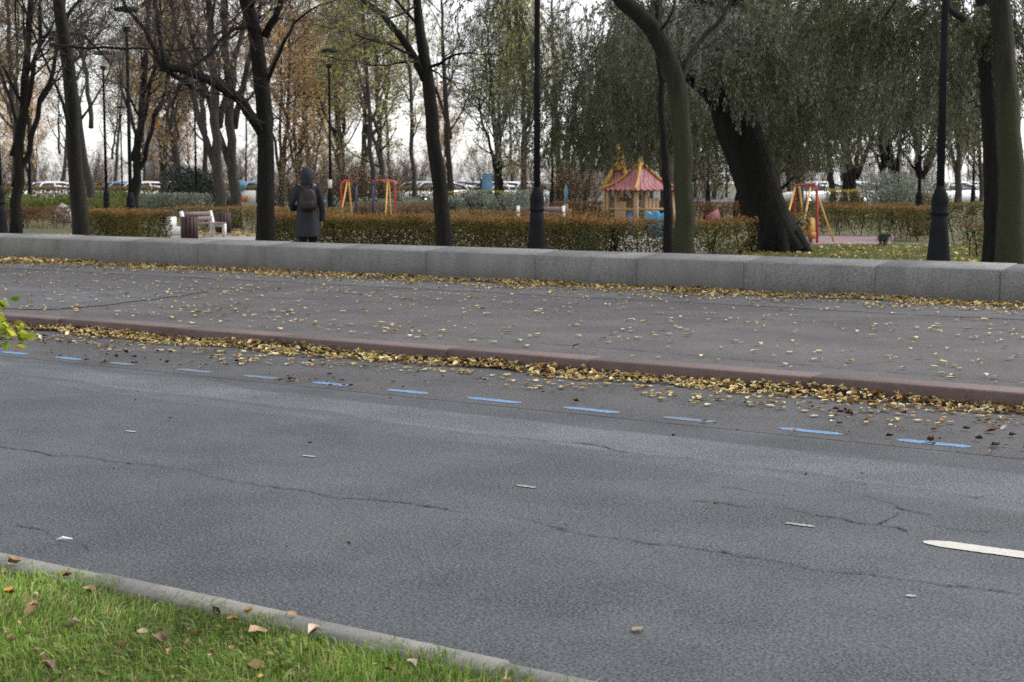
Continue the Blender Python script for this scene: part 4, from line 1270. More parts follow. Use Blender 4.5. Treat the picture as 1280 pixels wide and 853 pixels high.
# ------------------------------------------------------------------ hedges and shrubs
def hedge(label, p0, p1, w, h, dens, low=L['hedge'], top=L['hedgetop'], lsize=(0.03, 0.055), name='hedge', gaps=0.3, stems=True):
    p0, p1 = np.asarray(p0), np.asarray(p1)
    base = (p0 + p1) / 2
    base[2] = PARK
    Ln = np.linalg.norm(p1 - p0)
    e = (p1 - p0) / Ln
    f = np.array([-e[1], e[0], 0])
    root = thing(name, label, 'hedge', base)
    n = int(Ln * dens)
    s = rs.rand(n) * Ln - Ln / 2
    ph = rs.rand(4) * 6
    hv = h * (1 + 0.015 * np.sin(s * 2.1 + ph[0]) + 0.015 * np.sin(s * 5.3 + ph[1]))
    y = rs.uniform(-1, 1, n)
    y = np.sign(y) * np.abs(y) ** 0.55 * w / 2 * (1 + 0.12 * np.sin(s * 3.3 + ph[2]))
    z = hv * (1 - rs.rand(n) ** 1.5 * 0.97)
    # gaps near the ground, where the stems show
    gap = 0.5 + 0.5 * np.sin(s * 6.1 + ph[3]) * np.sin(s * 2.3 + ph[1])
    keep = (z > h * 0.38) | (rs.rand(n) > gaps + gap * 0.75 * (1 - z / (h * 0.4)))
    s, y, z, hv = s[keep], y[keep], z[keep], hv[keep]
    C = s[:, None] * e + y[:, None] * f + np.stack([0 * z, 0 * z, z], 1)
    tp = z > hv - 0.03 - 0.055 * rs.rand(len(z))
    nb = NB()
    nb.cards(C[~tp], rs.uniform(*lsize, (~tp).sum()), 'diamond', aspect=0.7)
    nb.obj('foliage', low, root)
    nb = NB()
    m = int(tp.sum())
    C2 = C[tp] + np.stack([rs.randn(m) * 0.02, rs.randn(m) * 0.02, np.abs(rs.randn(m)) * 0.035], 1)
    nb.cards(C2, rs.uniform(*lsize, m), 'diamond', aspect=0.7)
    nb.obj('top_growth', top, root)
    if stems:
        k = int(Ln * 5)
        ss = rs.rand(k) * Ln - Ln / 2
        P0 = ss[:, None] * e + (rs.rand(k, 1) - 0.5) * w * 0.4 * f
        P2 = P0 + rs.randn(k, 3) * 0.12 + np.array([0, 0, h * 0.8])
        P1 = (P0 + P2) / 2 + rs.randn(k, 3) * 0.04
        P2[:, 2] = h * 0.85
        Pm = np.stack([P0, P1, P2], 1)
        R = np.full((k, 3), 0.012)
        nb = NB()
        nb.tubes(Pm, R, 4)
        Q, Rq = grow(Pm, R, 6, (0.15, 0.4), (40, 15), npts=3, tmin=0.15, rmin=0.004)
        nb.tubes(Q, Rq, 3)
        nb.obj('stems', M['bark'], root)
    return root


hz = 0.83
hedge('clipped green and orange hedge between the leaning tree and the bench', B(113, 36), B(197, 34.6), 0.9, hz, 8000, gaps=0.02, lsize=(0.028, 0.05))
hedge('long leggy orange topped hedge running behind the hooded person', B(336, 31.2), B(770, 26.5), 0.8, hz, 8000, gaps=0.1, lsize=(0.028, 0.05))
hedge('thin gappy hedge between the playhouse and the big willow', B(775, 27), B(938, 27.8), 0.7, hz * 0.98, 3200, gaps=0.55)
hedge('small sparse bush hedge at the foot of the big willow', B(985, 35.5), B(1012, 35.4), 0.6, 0.75, 2000, gaps=0.5)
hedge('dark reddish low hedge below the white boulders at the park corner', B(-60, 52), B(92, 51), 0.8, 0.62, 2600, top=L['hedgered'], low=L['hedgered'])
hedge('orange topped hedge running behind the bench and its bins', B(222, 47), B(345, 46), 0.8, 0.72, 2300)
hedge('yellow green short hedge behind the clipped one', B(105, 55), B(168, 54), 0.9, 0.85, 2300, top=L['hedgegreen'], low=L['hedgegreen'])
hedge('low orange hedge behind the grey coated person', B(338, 45), B(430, 44), 0.7, 0.72, 2000)
hedge('second row hedge behind the forked tree', B(548, 40), B(760, 38.5), 0.8, 0.72, 2200)
hedge('reddish brown hedge behind the red swing frame', B(430, 53), B(550, 52), 0.8, 0.75, 1900, low=L['hedgered'], top=L['hedgered'])
hedge('broad clipped hedge beside the pink play surface', B(1020, 44.5), B(1110, 43.5), 0.9, 0.8, 3200)
hedge('dense hedge block next to the tall wall lamp', B(1110, 41), B(1168, 39.5), 0.9, 0.84, 3600)
hedge('long reddish hedge strip behind the second swing', B(975, 54), B(1165, 50), 0.8, 0.76, 1900, top=L['hedgered'])
hedge('yellow topped hedge seen past the wall lamp', B(1185, 38), B(1240, 37), 1.0, 0.98, 3000, top=L['hedgegreen'])
hedge('small brown clipped bush by the dark trunk', B(1212, 31.5), B(1250, 31), 0.6, 0.62, 2200, top=L['hedgered'])
hedge('far reddish hedge behind the playhouse', B(690, 58), B(990, 56), 0.8, 0.72, 1500, low=L['hedgered'], top=L['hedgered'], lsize=(0.05, 0.08))
hedge('grey green hedge under the dark evergreen bush', B(165, 66), B(262, 65), 1.0, 0.95, 1800, low=L['silver'], top=L['silver'], lsize=(0.05, 0.08))
hedge('ochre hedge below the parked silver cars', B(560, 74), B(680, 74), 1.0, 1.0, 1500, top=L['yellow'], lsize=(0.05, 0.09))
hedge('dull olive hedge along the near edge of the car park', B(-40, 86), B(560, 86), 1.2, 1.15, 900, lsize=(0.07, 0.12), stems=False)
hedge('ochre hedge below the white cars', B(1030, 76), B(1080, 76), 1.0, 1.05, 1500, top=L['yellow'], lsize=(0.05, 0.09))


def shrub(label, p, rx, ry, h, n, leafm, lsize, name='shrub', stems=24, cat='shrub', lumps=9, rz=0.0):
    root = thing(name, label, cat, p, rz)
    nb = NB()
    Cs = []
    for k in range(lumps):
        c = np.array([rs.uniform(-0.6, 0.6) * rx, rs.uniform(-0.6, 0.6) * ry, h * rs.uniform(0.35, 0.7)])
        st = unit(rs.randn(n // lumps, 3)) * rs.rand(n // lumps, 1) ** 0.35
        Cs.append(c + st * np.array([rx * 0.5, ry * 0.5, h * 0.34]))
    C = np.concatenate(Cs)
    C = C[C[:, 2] > 0.03]
    nb.cards(C, rs.uniform(*lsize, len(C)), 'diamond', aspect=0.5)
    nb.obj('foliage', leafm, root)
    nb = NB()
    a = rs.rand(stems) * 2 * PI
    r = rs.rand(stems)
    P0 = np.stack([np.cos(a) * rx * 0.15, np.sin(a) * ry * 0.15, np.zeros(stems)], 1)
    P2 = np.stack([np.cos(a) * rx * 0.8 * r, np.sin(a) * ry * 0.8 * r, h * rs.uniform(0.6, 0.95, stems)], 1)
    Pm = np.stack([P0, (P0 + P2) / 2 + rs.randn(stems, 3) * 0.05, P2], 1)
    nb.tubes(Pm, np.full((stems, 3), 0.012), 4)
    nb.obj('stems', M['bark'], root)
    return root


for i, (px, d, rx, h, lb) in enumerate([(552, 62, 1.1, 0.95, 'silver grey shrub behind the forked trunk'), (600, 61, 1.2, 1.15, 'silver grey shrub with a dark hollow under the cars'),
                                        (648, 60, 1.3, 1.2, 'pale silver shrub beside the front lamp post'), (520, 63, 0.9, 0.9, 'silver shrub behind the swing frame'),
                                        (475, 60, 1.2, 0.95, 'grey green shrub seen through the swing frame'), (410, 60, 1.3, 1.0, 'grey green shrub behind the hooded person')]):
    shrub(lb, B(px, d), rx, 0.9, h, 3800, L['silver'], (0.06, 0.1), 'silver_shrub')
shrub('large round grey green bush beyond the clipped hedges', B(1118, 64), 1.9, 1.6, 1.95, 12000, L['silver'], (0.07, 0.12), 'round_bush')
shrub('dark evergreen bush beside the thick grey trunks', B(238, 70), 2.0, 1.5, 2.2, 9000, L['evergreen'], (0.08, 0.14), 'evergreen_bush')
for px, d, rx, h, lb in [(30, 66, 2.2, 1.0, 'green undergrowth at the foot of the dark spreading tree'), (95, 64, 2.0, 1.1, 'green undergrowth behind the white boulders'), (150, 70, 1.8, 1.1, 'green undergrowth between two tall lamps'), (195, 74, 1.4, 0.9, 'green undergrowth past the forking tree')]:
    shrub(lb, B(px, d), rx, 1.2, h, 5000, L['under'], (0.08, 0.14), 'undergrowth_bush')
shrub('small dark green plant in the grass near the pink surface', B(1103, 36.5), 0.16, 0.16, 0.35, 500, L['evergreen'], (0.03, 0.06), 'small_plant', 6)


def bare_shrub(label, p, r, h, leafm, k=46):
    root = thing('bare_shrub', label, 'shrub', p)
    a = rs.rand(k) * 2 * PI
    q = rs.rand(k) ** 0.6
    P0 = np.stack([np.cos(a) * r * 0.3 * q, np.sin(a) * r * 0.3 * q, np.zeros(k)], 1)
    P3 = np.stack([np.cos(a) * r * q, np.sin(a) * r * q, h * rs.uniform(0.6, 1.0, k)], 1)
    Pm = np.stack([P0, P0 * 0.6 + P3 * 0.4 + rs.randn(k, 3) * 0.06, P0 * 0.25 + P3 * 0.75 + rs.randn(k, 3) * 0.06, P3], 1)
    R = np.tile(np.array([0.016, 0.012, 0.008, 0.004]), (k, 1))
    nb = NB()
    nb.tubes(Pm, R, 4)
    a1 = grow(Pm, R, 9, (0.3, 0.8), (35, 12), npts=4, up=0.05, tmin=0.2, rmin=0.006)
    a2 = grow(*a1, 7, (0.12, 0.35), (38, 14), npts=3, tmin=0.15, rmin=0.004)
    nb.tubes(*a1, 3)
    nb.tubes(*a2, 3)
    nb.obj('stems', M['twig'], root)
    lf = along(a2[0], 1, 0.05)
    nb = NB()
    nb.cards(lf[rs.rand(len(lf)) < 0.5], 0.07, 'diamond')
    nb.obj('leaves', leafm, root)
    return root


bare_shrub('brown twiggy shrub behind the hooded person', B(372, 63), 1.5, 2.3, L['ochre'])
bare_shrub('reddish brown shrub between the notice lamp and the swing', B(420, 66), 1.7, 2.4, L['ochre'])
bare_shrub('brown twiggy shrub behind the swing frame', B(465, 68), 1.4, 2.0, L['ochre'])
bare_shrub('brown twiggy shrub beyond the front lamp post', B(690, 68), 1.6, 2.6, L['ochre'])
bare_shrub('brown twiggy shrub behind the grey post', B(725, 70), 1.5, 2.2, L['ochre'])
bare_shrub('small leafless shrub on the grass by the play surface', B(1160, 45), 0.5, 0.9, L['ochre'], 16)

proto_shrub = bare_shrub('far twiggy shrub in the strip beyond the parked cars', B(-40, 112), 2.2, 3.4, L['ochre'], 60)
proto_shrub['group'] = 'far shrubs beyond the car park'
for i in range(44):
    px = -40 + 1850 * (i + rs.rand()) / 44
    dup(proto_shrub, B(px, rs.uniform(104, 150)), rs.rand() * 6, 'far twiggy shrub in the strip beyond the parked cars', 'far shrubs beyond the car park', rs.uniform(0.8, 1.3))

hedge('long orange topped hedge continuing past the mossy pair', B(1300, 36), B(1650, 30), 0.9, 0.85, 2200)
for q in [('bare2', 1400, 45, 'wide bare tree on the lawn past the mossy pair'), ('ochre', 1500, 60, 'tan leaved tree on the lawn past the mossy pair'), ('yellow', 1340, 62, 'yellow green tree on the lawn past the mossy pair'), ('bare', 1600, 50, 'slender bare tree on the lawn past the mossy pair')]:
    place(*q)

# park lawn details
nb = NB()
P4 = np.array([B(930, 26), B(1260, 22.5), B(1300, 37), B(930, 37.5)])
n = 52000
u, v = rs.rand(n), rs.rand(n)
XY = ((1 - u) * (1 - v))[:, None] * P4[0] + (u * (1 - v))[:, None] * P4[1] + (u * v)[:, None] * P4[2] + ((1 - u) * v)[:, None] * P4[3]
V, f = blades(n, (0, 1), (0, 1), PARK, (0.03, 0.09), 0.012, None, 0.8)
V = V.reshape(-1, 5, 3)
V[:, :, :2] += (XY[:, None, :2] - V[:, :1, :2])
nb.add(V.reshape(-1, 3), f)
tag(nb.obj('lawn_grass', L['lawnblade']), 'short worn grass around the big willow', 'grass', kind='stuff')
nb = NB()
C = np.array([B(px, d) for px, d in zip(rs.uniform(-60, 118, 5200), rs.uniform(29, 43, 5200))])
C[:, 2] += 0.02 + 0.03 * rs.rand(len(C))
nb.cards(C, rs.uniform(0.06, 0.12, len(C)), 'leaf', flat=0.75, aspect=0.75)
C = np.array([B(px, d) for px, d in zip(rs.uniform(230, 340, 500), rs.uniform(43, 46, 500))])
C[:, 2] += 0.03
nb.cards(C, rs.uniform(0.06, 0.12, len(C)), 'leaf', flat=0.75, aspect=0.75)
C = np.array([B(px, d) for px, d in zip(rs.uniform(930, 1280, 900), rs.uniform(25, 37, 900))])
C[:, 2] += 0.05
nb.cards(C, rs.uniform(0.05, 0.1, len(C)), 'leaf', flat=0.75, aspect=0.75)
tag(nb.obj('lawn_leaf_litter', L['litter']), 'yellow and brown leaves carpeting the lawn behind the wall', 'leaf litter', kind='stuff')

# lime coloured bush reaching into the road edge
bb = B(-95, 6.6, 0.03)
root = thing('lime_bush', 'bright yellow green leafy bush reaching over the road edge', 'bush', bb)
nb, lfC, lfD = NB(), [], []
for k in range(30):
    a = rs.uniform(-0.75, 0.75) + (0 if rs.rand() < 0.7 else PI)
    e = np.array([ca * math.cos(a) - sa * math.sin(a), sa * math.cos(a) + ca * math.sin(a), 0])
    r_ = rs.uniform(0.12, 0.435)
    zt = rs.uniform(0.98, 1.12) - 0.12 * (r_ - 0.2)
    P = np.stack([rs.randn(3) * [0.03, 0.03, 0], e * r_ * 0.12 + [0, 0, zt * 0.55] + rs.randn(3) * 0.02, e * r_ * 0.45 + [0, 0, zt * 0.9], e * r_ * 0.78 + [0, 0, zt * 0.99], e * r_ + [0, 0, zt - rs.uniform(0, 0.06)]])
    nb.tubes(P, [0.006, 0.005, 0.0035, 0.0025, 0.0012], 5)
    m_ = 17
    lfC.append(along(P[None, 2:], m_, 0.02))
    lfD.append(unit(rs.randn(m_, 3) * [0.8, 0.8, 0.35] + e[None] * 0.7 + [0, 0, -0.35]))
nb.obj('stems', M['twig'], root)
nb = NB()
C = np.concatenate(lfC)
nb.cards(C, rs.uniform(0.035, 0.07, len(C)), 'leaf', d=np.concatenate(lfD), aspect=0.45, curl=0.35)
nb.obj('foliage', L['bush'], root)

# ------------------------------------------------------------------ street lamps
lamp = thing('street_lamp', 'tall dark iron lamp post with tapering base beside the mossy and dark trunk pair', 'street lamp', (0, 0, 0))
nb = NB()
nb.lathe((0, 0, 0), [(0.21, 0), (0.21, 0.05), (0.17, 0.1), (0.145, 0.3), (0.102, 0.75), (0.095, 0.9)], 12)
nb.obj('base', M['iron'], lamp)
nb = NB()
nb.lathe((0, 0, 0), [(0.095, 0.9), (0.108, 0.905), (0.108, 0.93), (0.096, 0.94), (0.098, 1.02), (0.102, 1.06), (0.082, 1.14), (0.06, 1.19), (0.046, 1.23)], 14)
nb.obj('collar', M['iron'], lamp, smooth=False)
nb = NB()
nb.lathe((0, 0, 0), [(0.046, 1.2), (0.043, 2.6), (0.047, 2.62), (0.047, 2.66), (0.041, 2.68), (0.036, 4.95), (0.075, 4.98), (0.1, 5.08), (0.03, 5.1)], 14)
nb.obj('shaft', M['iron'], lamp, smooth=False)
nb = NB()
nb.lathe((0, 0, 0), [(0.09, 5.1), (0.16, 5.43)], 16)
nb.obj('lantern_glass', M['clear'], lamp)
nb = NB()
nb.lathe((0, 0, 0), [(0.14, 5.43), (0.28, 5.45), (0.28, 5.5), (0.2, 5.54), (0.08, 5.56), (0.02, 5.58)], 18)
nb.obj('cap', M['iron'], lamp)
lamp.location = tuple(B(1173, 21.6))
lamp.scale = (1.16,) * 3
lamp['group'] = 'dark iron lamp posts'
for px, d, s, lb in [(671, 25.5, 1.14, 'dark iron lamp post standing in front of the second bench'), (2, 33.3, 1.14, 'dark iron lamp post by the wall in front of the dark spreading tree'),
                     (165, 38, 1.0, 'tall iron lamp post beside the low forking tree'), (135, 51, 1.0, 'iron lamp post rising from the green undergrowth'), (155, 88, 1.0, 'small distant lamp post between two taller lamps'),
                     (247, 66, 1.0, 'slender lamp post behind the slatted bench'), (1147, 44, 1.0, 'lamp post behind the dense hedge block'), (690, 62, 1.0, 'lamp post seen past the second bench with a white notice'),
                     (884, 62, 1.0, 'lamp post half hidden beside the big willow trunk'), (1214, 70, 1.0, 'lamp post far beyond the yellow topped hedge'), (40, 72, 1.0, 'thin lamp post beyond the dark spreading tree')]:
    dup(lamp, B(px, d), 0.3, lb, 'dark iron lamp posts', s)
l415 = dup(lamp, B(414, 50), 0, 'lamp post with round cap and white notice beside the person', 'dark iron lamp posts', 1.0)
nb = NB()
nb.box((sa * 0.068, -ca * 0.068, 1.4), (0.12, 0.012, 0.26), YAW)
nb.obj('notice', M['paper'], l415)


# ------------------------------------------------------------------ benches, bins
def make_bench(label, p, rz, group):
    b = thing('park_bench', label, 'bench', p, rz, group)
    for s in (-1, 1):
        nb = NB()
        prof = [(-0.3, 0), (-0.2, 0), (-0.19, 0.32), (0.2, 0.32), (0.22, 0), (0.32, 0), (0.3, 0.42), (0.38, 0.8), (0.31, 0.82), (0.2, 0.46), (-0.3, 0.42)]
        R0 = np.array([(s * 0.62 - 0.045, y, z) for y, z in prof])
        R1 = R0 + [0.09, 0, 0]
        nb.loft([R0, R1])
        nb.obj('bench_end', M['white'], b)
    nb = NB()
    for k in range(4):
        nb.box((0, -0.23 + k * 0.135, 0.445), (1.36, 0.115, 0.035))
    nb.obj('seat', M['benchwood'], b)
    nb = NB()
    for k in range(2):
        nb.box((0, 0.255 + k * 0.07, 0.58 + k * 0.15), (1.24, 0.03, 0.13), tilt=-0.18)
    nb.obj('backrest', M['benchwood'], b)
    return b


make_bench('slatted brown bench with white ends on the pale path', B(256, 42.5), 1.6, 'benches with white ends').scale = (0.86,) * 3
nb = NB()
nb.box((0, 0, 0.12), (0.55, 0.45, 0.24), 0.3)
nb.box((-0.24, 0, 0.36), (0.1, 0.45, 0.3), 0.3)
tag(nb.obj('seat_block', M['white'], base=(0, 0, 0)), 'low white concrete block partly hidden by the slatted bin', 'block').location = tuple(B(222, 44))
make_bench('bench with white ends seen over the hedge behind a lamp post', B(677, 43.5), YAW + 0.05, 'benches with white ends')


def make_bin(label, p):
    b = thing('litter_bin', label, 'litter bin', p, 0.4, 'brown slatted bins')
    nb = NB()
    for k in range(14):
        a = 2 * PI * k / 14
        nb.box((0.2 * math.cos(a), 0.2 * math.sin(a), 0.33), (0.025, 0.075, 0.58), a)
    nb.obj('slats', M['bin'], b)
    nb = NB()
    nb.lathe((0, 0, 0), [(0.1, 0.0), (0.18, 0.02), (0.18, 0.6), (0.165, 0.6), (0.16, 0.1)], 16)
    nb.obj('liner', M['iron'], b)
    return b


make_bin('dark brown slatted bin standing in front of the bench', B(237.5, 39.6))
make_bin('dark brown slatted bin against the hedge past the bench', B(280, 44.8))
nb = NB()


def boulder(label, p, s, seed):
    r = np.random.RandomState(seed)
    nb = NB()
    prof = [(0.02, -0.05), (0.75, 0.0), (1.0, 0.25), (0.85, 0.6), (0.5, 0.85), (0.08, 0.95)]
    rings = []
    for rr, z in prof:
        a = np.arange(12) * 2 * PI / 12
        k = rr * (1 + 0.14 * r.randn(12))
        rings.append(np.stack([k * np.cos(a) * s[0], k * np.sin(a) * s[1], np.full(12, z * s[2]) + r.randn(12) * 0.02], 1))
    nb.loft(rings)
    tag(nb.obj('boulder', M['stone'], base=(0, 0, 0), smooth=False), label, 'boulder').location = tuple(p)


boulder('low flat white boulder behind the corner hedge', B(80, 57), (0.42, 0.25, 0.72), 1)
boulder('taller pointed white boulder beside the flat one', B(103, 58), (0.22, 0.2, 0.9), 2)

# ------------------------------------------------------------------ playground
def bar(nb, pts, r, sides=8, base=(0, 0, 0)):
    P = np.array([np.asarray(p, float) for p in pts])
    nb.tubes(P, np.full(len(P), r), sides)


# red swing frame
d = 48.0
b = B(461, d)
sw1 = thing('swing_frame', 'red arched swing frame with yellow struts and navy hangers behind the hedge', 'swing', b, YAW)
w, h = 0.8, 1.5
nb = NB()
bar(nb, [(-w, 0, 0), (-w, 0, h - 0.12), (-w + 0.03, 0, h - 0.04), (-w + 0.12, 0, h), (w - 0.12, 0, h), (w - 0.03, 0, h - 0.04), (w, 0, h - 0.12), (w, 0, 0)], 0.031)
nb.obj('frame', M['red'], sw1)
for s, q in ((-1, (-0.86, -0.6)), (-1, (-0.52, 0.7)), (1, (0.53, -0.6)), (1, (0.66, 0.7))):
    nb = NB()
    bar(nb, [(s * 0.6 + (0.02 if q[1] > 0 else -0.02), 0, h - 0.02), (q[0], q[1], 0)], 0.022)
    nb.obj('strut', M['yellow'], sw1)
for xx in (-0.36, 0.14):
    nb = NB()
    bar(nb, [(xx, 0, h - 0.12), (xx, 0, 0.45)], 0.034)
    nb.box((xx, 0, h - 0.07), (0.07, 0.07, 0.13))
    nb.obj('hanger', M['navy'], sw1)
nb = NB()
nb.box((-0.11, 0, 0.42), (0.58, 0.28, 0.05))
nb.obj('seat', M['navy'], sw1)

# second swing, end on
b = B(1012, 40)
sw2 = thing('swing_frame', 'red and yellow swing frame standing on the pink play surface', 'swing', b)
TL = lambda px, py, dd: T(px, py, dd) - b
TG = lambda px, dd: B(px, dd) - b
nb = NB()
bar(nb, [TG(993, 41.6), TL(993, 236, 41.6), TL(995, 232, 41.5), TL(1018, 231, 38.7), TL(1021, 235, 38.6), TG(1021, 38.6)], 0.034)
nb.obj('frame', M['red'], sw2)
for a_, c_ in (((994, 234, 41.4), (976, 40.6)), ((999, 234, 41.2), (1007, 42.4)), ((1013, 234, 39.2), (1000, 38.0)), ((1018, 234, 38.8), (1042, 39.4))):
    nb = NB()
    bar(nb, [TL(*a_), TG(*c_)], 0.026)
    nb.obj('strut', M['yellow'], sw2)
nb = NB()
for px, dd in ((1004, 40.3), (1008, 39.9)):
    bar(nb, [TL(px, 233, dd), TL(px, 274, dd)], 0.016)
nb.obj('hanger', M['navy'], sw2)
nb = NB()
c = TG(1006, 40.1) + np.array([0, 0, 0.42])
nb.box(c, (0.42, 0.3, 0.05), 0.9)
nb.obj('seat', M['navy'], sw2)
# spring rocker beside it
b = B(1012, 37.9)
rk = thing('spring_rocker', 'yellow and orange spring rocker under the second swing', 'play equipment', b, YAW + 0.5, scale=0.72)
nb = NB()
t = np.linspace(0, 5 * 2 * PI, 60)
nb.tubes(np.stack([0.08 * np.cos(t), 0.08 * np.sin(t), 0.02 + t / t[-1] * 0.26], 1), np.full(60, 0.012), 5)
nb.obj('spring', M['iron'], rk)
nb = NB()
R0 = np.array([(-0.16, -0.05, 0.28), (0.16, -0.05, 0.28), (0.17, -0.05, 0.55), (0.15, -0.05, 0.84), (0.0, -0.05, 0.9), (-0.1, -0.05, 0.8), (-0.12, -0.05, 0.5)])
nb.loft([R0, R0 + [0, 0.1, 0]])
nb.obj('panel', M['gold'], rk)
nb = NB()
nb.box((0.0, -0.1, 0.3), (0.26, 0.08, 0.22))
nb.obj('seat', mat('orange_plastic', (0.42, 0.16, 0.03), scale=4, rough=0.5), rk)
nb = NB()
bar(nb, [(-0.1, -0.2, 0.66), (-0.1, 0.2, 0.66)], 0.015)
nb.obj('handle', M['red'], rk)

# playhouse
d = 45.0
b = B(800, d)
ph = thing('playhouse', 'wooden playhouse with scalloped faded red roof and yellow spire', 'playhouse', b, YAW + math.radians(33))
hs = 0.64   # half side
ez, az = 1.30, 2.02
PX = lambda v: v
for i, (sx, sy) in enumerate(((-1, -1), (1, -1), (1, 1), (-1, 1))):
    nb = NB()
    nb.box((sx * hs, sy * hs, ez / 2), (0.1, 0.1, ez))
    nb.obj('post', M['wood'], ph)
corners = [np.array((sx * (hs + 0.14), sy * (hs + 0.14), ez - 0.02)) for sx, sy in ((-1, -1), (1, -1), (1, 1), (-1, 1))]
apex = np.array((0, 0, az))
for i in range(4):
    A, Bc = corners[i], corners[(i + 1) % 4]
    out = unit((A + Bc) / 2 * [1, 1, 0])
    nb = NB()
    K = 40
    tt = np.linspace(0, 1, K + 1)
    low = A + (Bc - A) * tt[:, None]
    low[:, 2] -= 0.05 * np.abs(np.sin(tt * PI * 7))
    rows = []
    for s in np.linspace(0, 1, 8):
        q = low * (1 - s) + apex * s
        q[:, 2] -= 0.16 * math.sin(PI * s) * (1 - 0.4 * s)      # concave tent line
        rows.append(q)
    V = np.concatenate(rows)
    V2 = V - np.array([0, 0, 0.025]) - out * 0.01
    nK = K + 1
    idx = np.array([(r * nK + c, r * nK + c + 1, (r + 1) * nK + c + 1, (r + 1) * nK + c) for r in range(7) for c in range(K)])
    nb.add(V, [idx])
    nb.add(V2, [idx[:, ::-1]])
    nb.obj('roof_panel', M['pink'], ph)
for i in range(4):
    nb = NB()
    P = []
    for s in np.linspace(-0.04, 0.97, 9):
        q = corners[i] * (1 - s) + apex * s
        q[2] -= 0.16 * math.sin(PI * max(s, 0)) * (1 - 0.4 * s) - 0.03
        P.append(q)
    nb.tubes(P, [0.06, 0.045, 0.04, 0.04, 0.04, 0.04, 0.045, 0.05, 0.04], 6)
    nb.obj('ridge_board', M['gold'], ph)
nb = NB()
nb.lathe((0, 0, 0), [(0.15, az - 0.16), (0.1, az - 0.02), (0.05, az + 0.12), (0.012, az + 0.24)], 8)
nb.obj('finial', M['gold'], ph)
for i, (sx, sy, rz_) in enumerate(((0, -1, 0), (-1, 0, PI / 2), (0, 1, 0))):
    nb = NB()
    for q in range(4):
        off = -0.42 + q * 0.13
        if sx == 0:
            nb.box((off + 0.12, sy * hs, 0.55), (0.11, 0.03, 0.95))
        else:
            nb.box((sx * hs, off + 0.3, 0.5), (0.03, 0.11, 0.85))
    nb.obj('wall_panel', M['wood'], ph)
nb = NB()
for sx, sy in ((-1, -1), (1, -1), (1, 1), (-1, 1)):
    pass
for q in range(4):
    A, Bc = corners[q], corners[(q + 1) % 4]
    m_ = (A + Bc) / 2 * 0.82
    nb.box((m_[0], m_[1], 0.72), (hs * 2, 0.05, 0.06) if q % 2 == 0 else (0.05, hs * 2, 0.06))
nb.obj('rail', M['wood'], ph)
# the spired turret joined to the house
tx, ty = -0.2, 0.74
nb = NB()
for ox, oy in ((-0.28, -0.28), (0.28, -0.28), (0.28, 0.28), (-0.28, 0.28)):
    nb.box((tx + ox, ty + oy, 0.72), (0.09, 0.09, 1.44))
nb.obj('turret_posts', M['wood'], ph)
nb = NB()
nb.lathe((tx, ty, 0), [(0.5, 1.36), (0.5, 1.4), (0.28, 1.62), (0.16, 1.82), (0.13, 1.9)], 4)
nb.obj('turret_roof', M['pink'], ph)
nb = NB()
nb.lathe((tx, ty, 0), [(0.24, 1.8), (0.17, 2.0), (0.12, 2.35), (0.11, 2.5), (0.04, 2.56)], 10)
nb.obj('spire', M['gold'], ph)
for k in range(4):
    a = k * PI / 2
    nb = NB()
    nb.tubes([(tx + 0.46 * math.cos(a), ty + 0.46 * math.sin(a), 1.4), (tx + 0.3 * math.cos(a), ty + 0.3 * math.sin(a), 1.66), (tx + 0.2 * math.cos(a), ty + 0.2 * math.sin(a), 1.95)], [0.09, 0.06, 0.02], 6)
    nb.obj('turret_fin', M['gold'], ph)
# blue low play tubs by the playhouse
def tub(label, p, r, h, m, name='play_tub'):
    t_ = thing(name, label, 'play equipment', p)
    nb = NB()
    prof = [(r * 0.8, 0), (r, h), (r * 0.92, h + 0.02), (r * 0.75, 0.08)]
    rings = []
    for rr, z in prof:
        a = np.arange(24) * 2 * PI / 24
        k = rr * (1 + (0.06 * np.cos(6 * a) if z > 0.1 else 0))
        rings.append(np.stack([k * np.cos(a), k * np.sin(a), np.full(24, z) + (0.05 * np.cos(6 * a) if z > 0.1 else 0)], 1))
    nb.loft(rings)
    nb.obj('bowl', m, t_)
    nb = NB()
    nb.lathe((0, 0, 0), [(r * 0.7, 0.0), (r * 0.7, 0.05)], 16)
    nb.obj('foot', M['iron'], t_)


tub('wavy rimmed blue play tub in front of the playhouse', B(820, 43), 0.3, 0.64, M['cyan'])
tub('narrow blue play tub inside the playhouse', B(789, 44.6), 0.13, 0.6, M['cyan'])
tub('pale teal play tub glimpsed through the hedge', B(736, 33.5), 0.28, 0.42, M['teal'])
b = B(890, 46)
rd = thing('play_board', 'small faded red play board beside the big willow', 'play equipment', b, YAW)
nb = NB()
R0 = np.array([(-0.2, -0.03, 0.2), (0.2, -0.03, 0.2), (0.22, -0.03, 0.5), (0.15, -0.03, 0.7), (-0.2, -0.03, 0.5)])
nb.loft([R0, R0 + [0, 0.06, 0]])
nb.obj('panel', M['pink'], rd)
nb = NB()
nb.box((-0.12, 0, 0.15), (0.06, 0.06, 0.3))
nb.box((0.12, 0, 0.15), (0.06, 0.06, 0.3))
nb.obj('posts', M['wood'], rd)
# timber post with grey cap
b = B(708, 46)
po = thing('play_post', 'slim timber post with pale grey top beside the second bench', 'post', b)
nb = NB()
nb.box((-0.02, 0, 0.42), (0.09, 0.09, 0.84))
nb.box((0.1, 0.03, 0.35), (0.07, 0.07, 0.7))
nb.obj('post', M['wood'], po)
nb = NB()
nb.lathe((-0.02, 0, 0.84), [(0.05, 0), (0.055, 0.38), (0.03, 0.48), (0.005, 0.56)], 10)
nb.obj('cap', M['teal'], po)

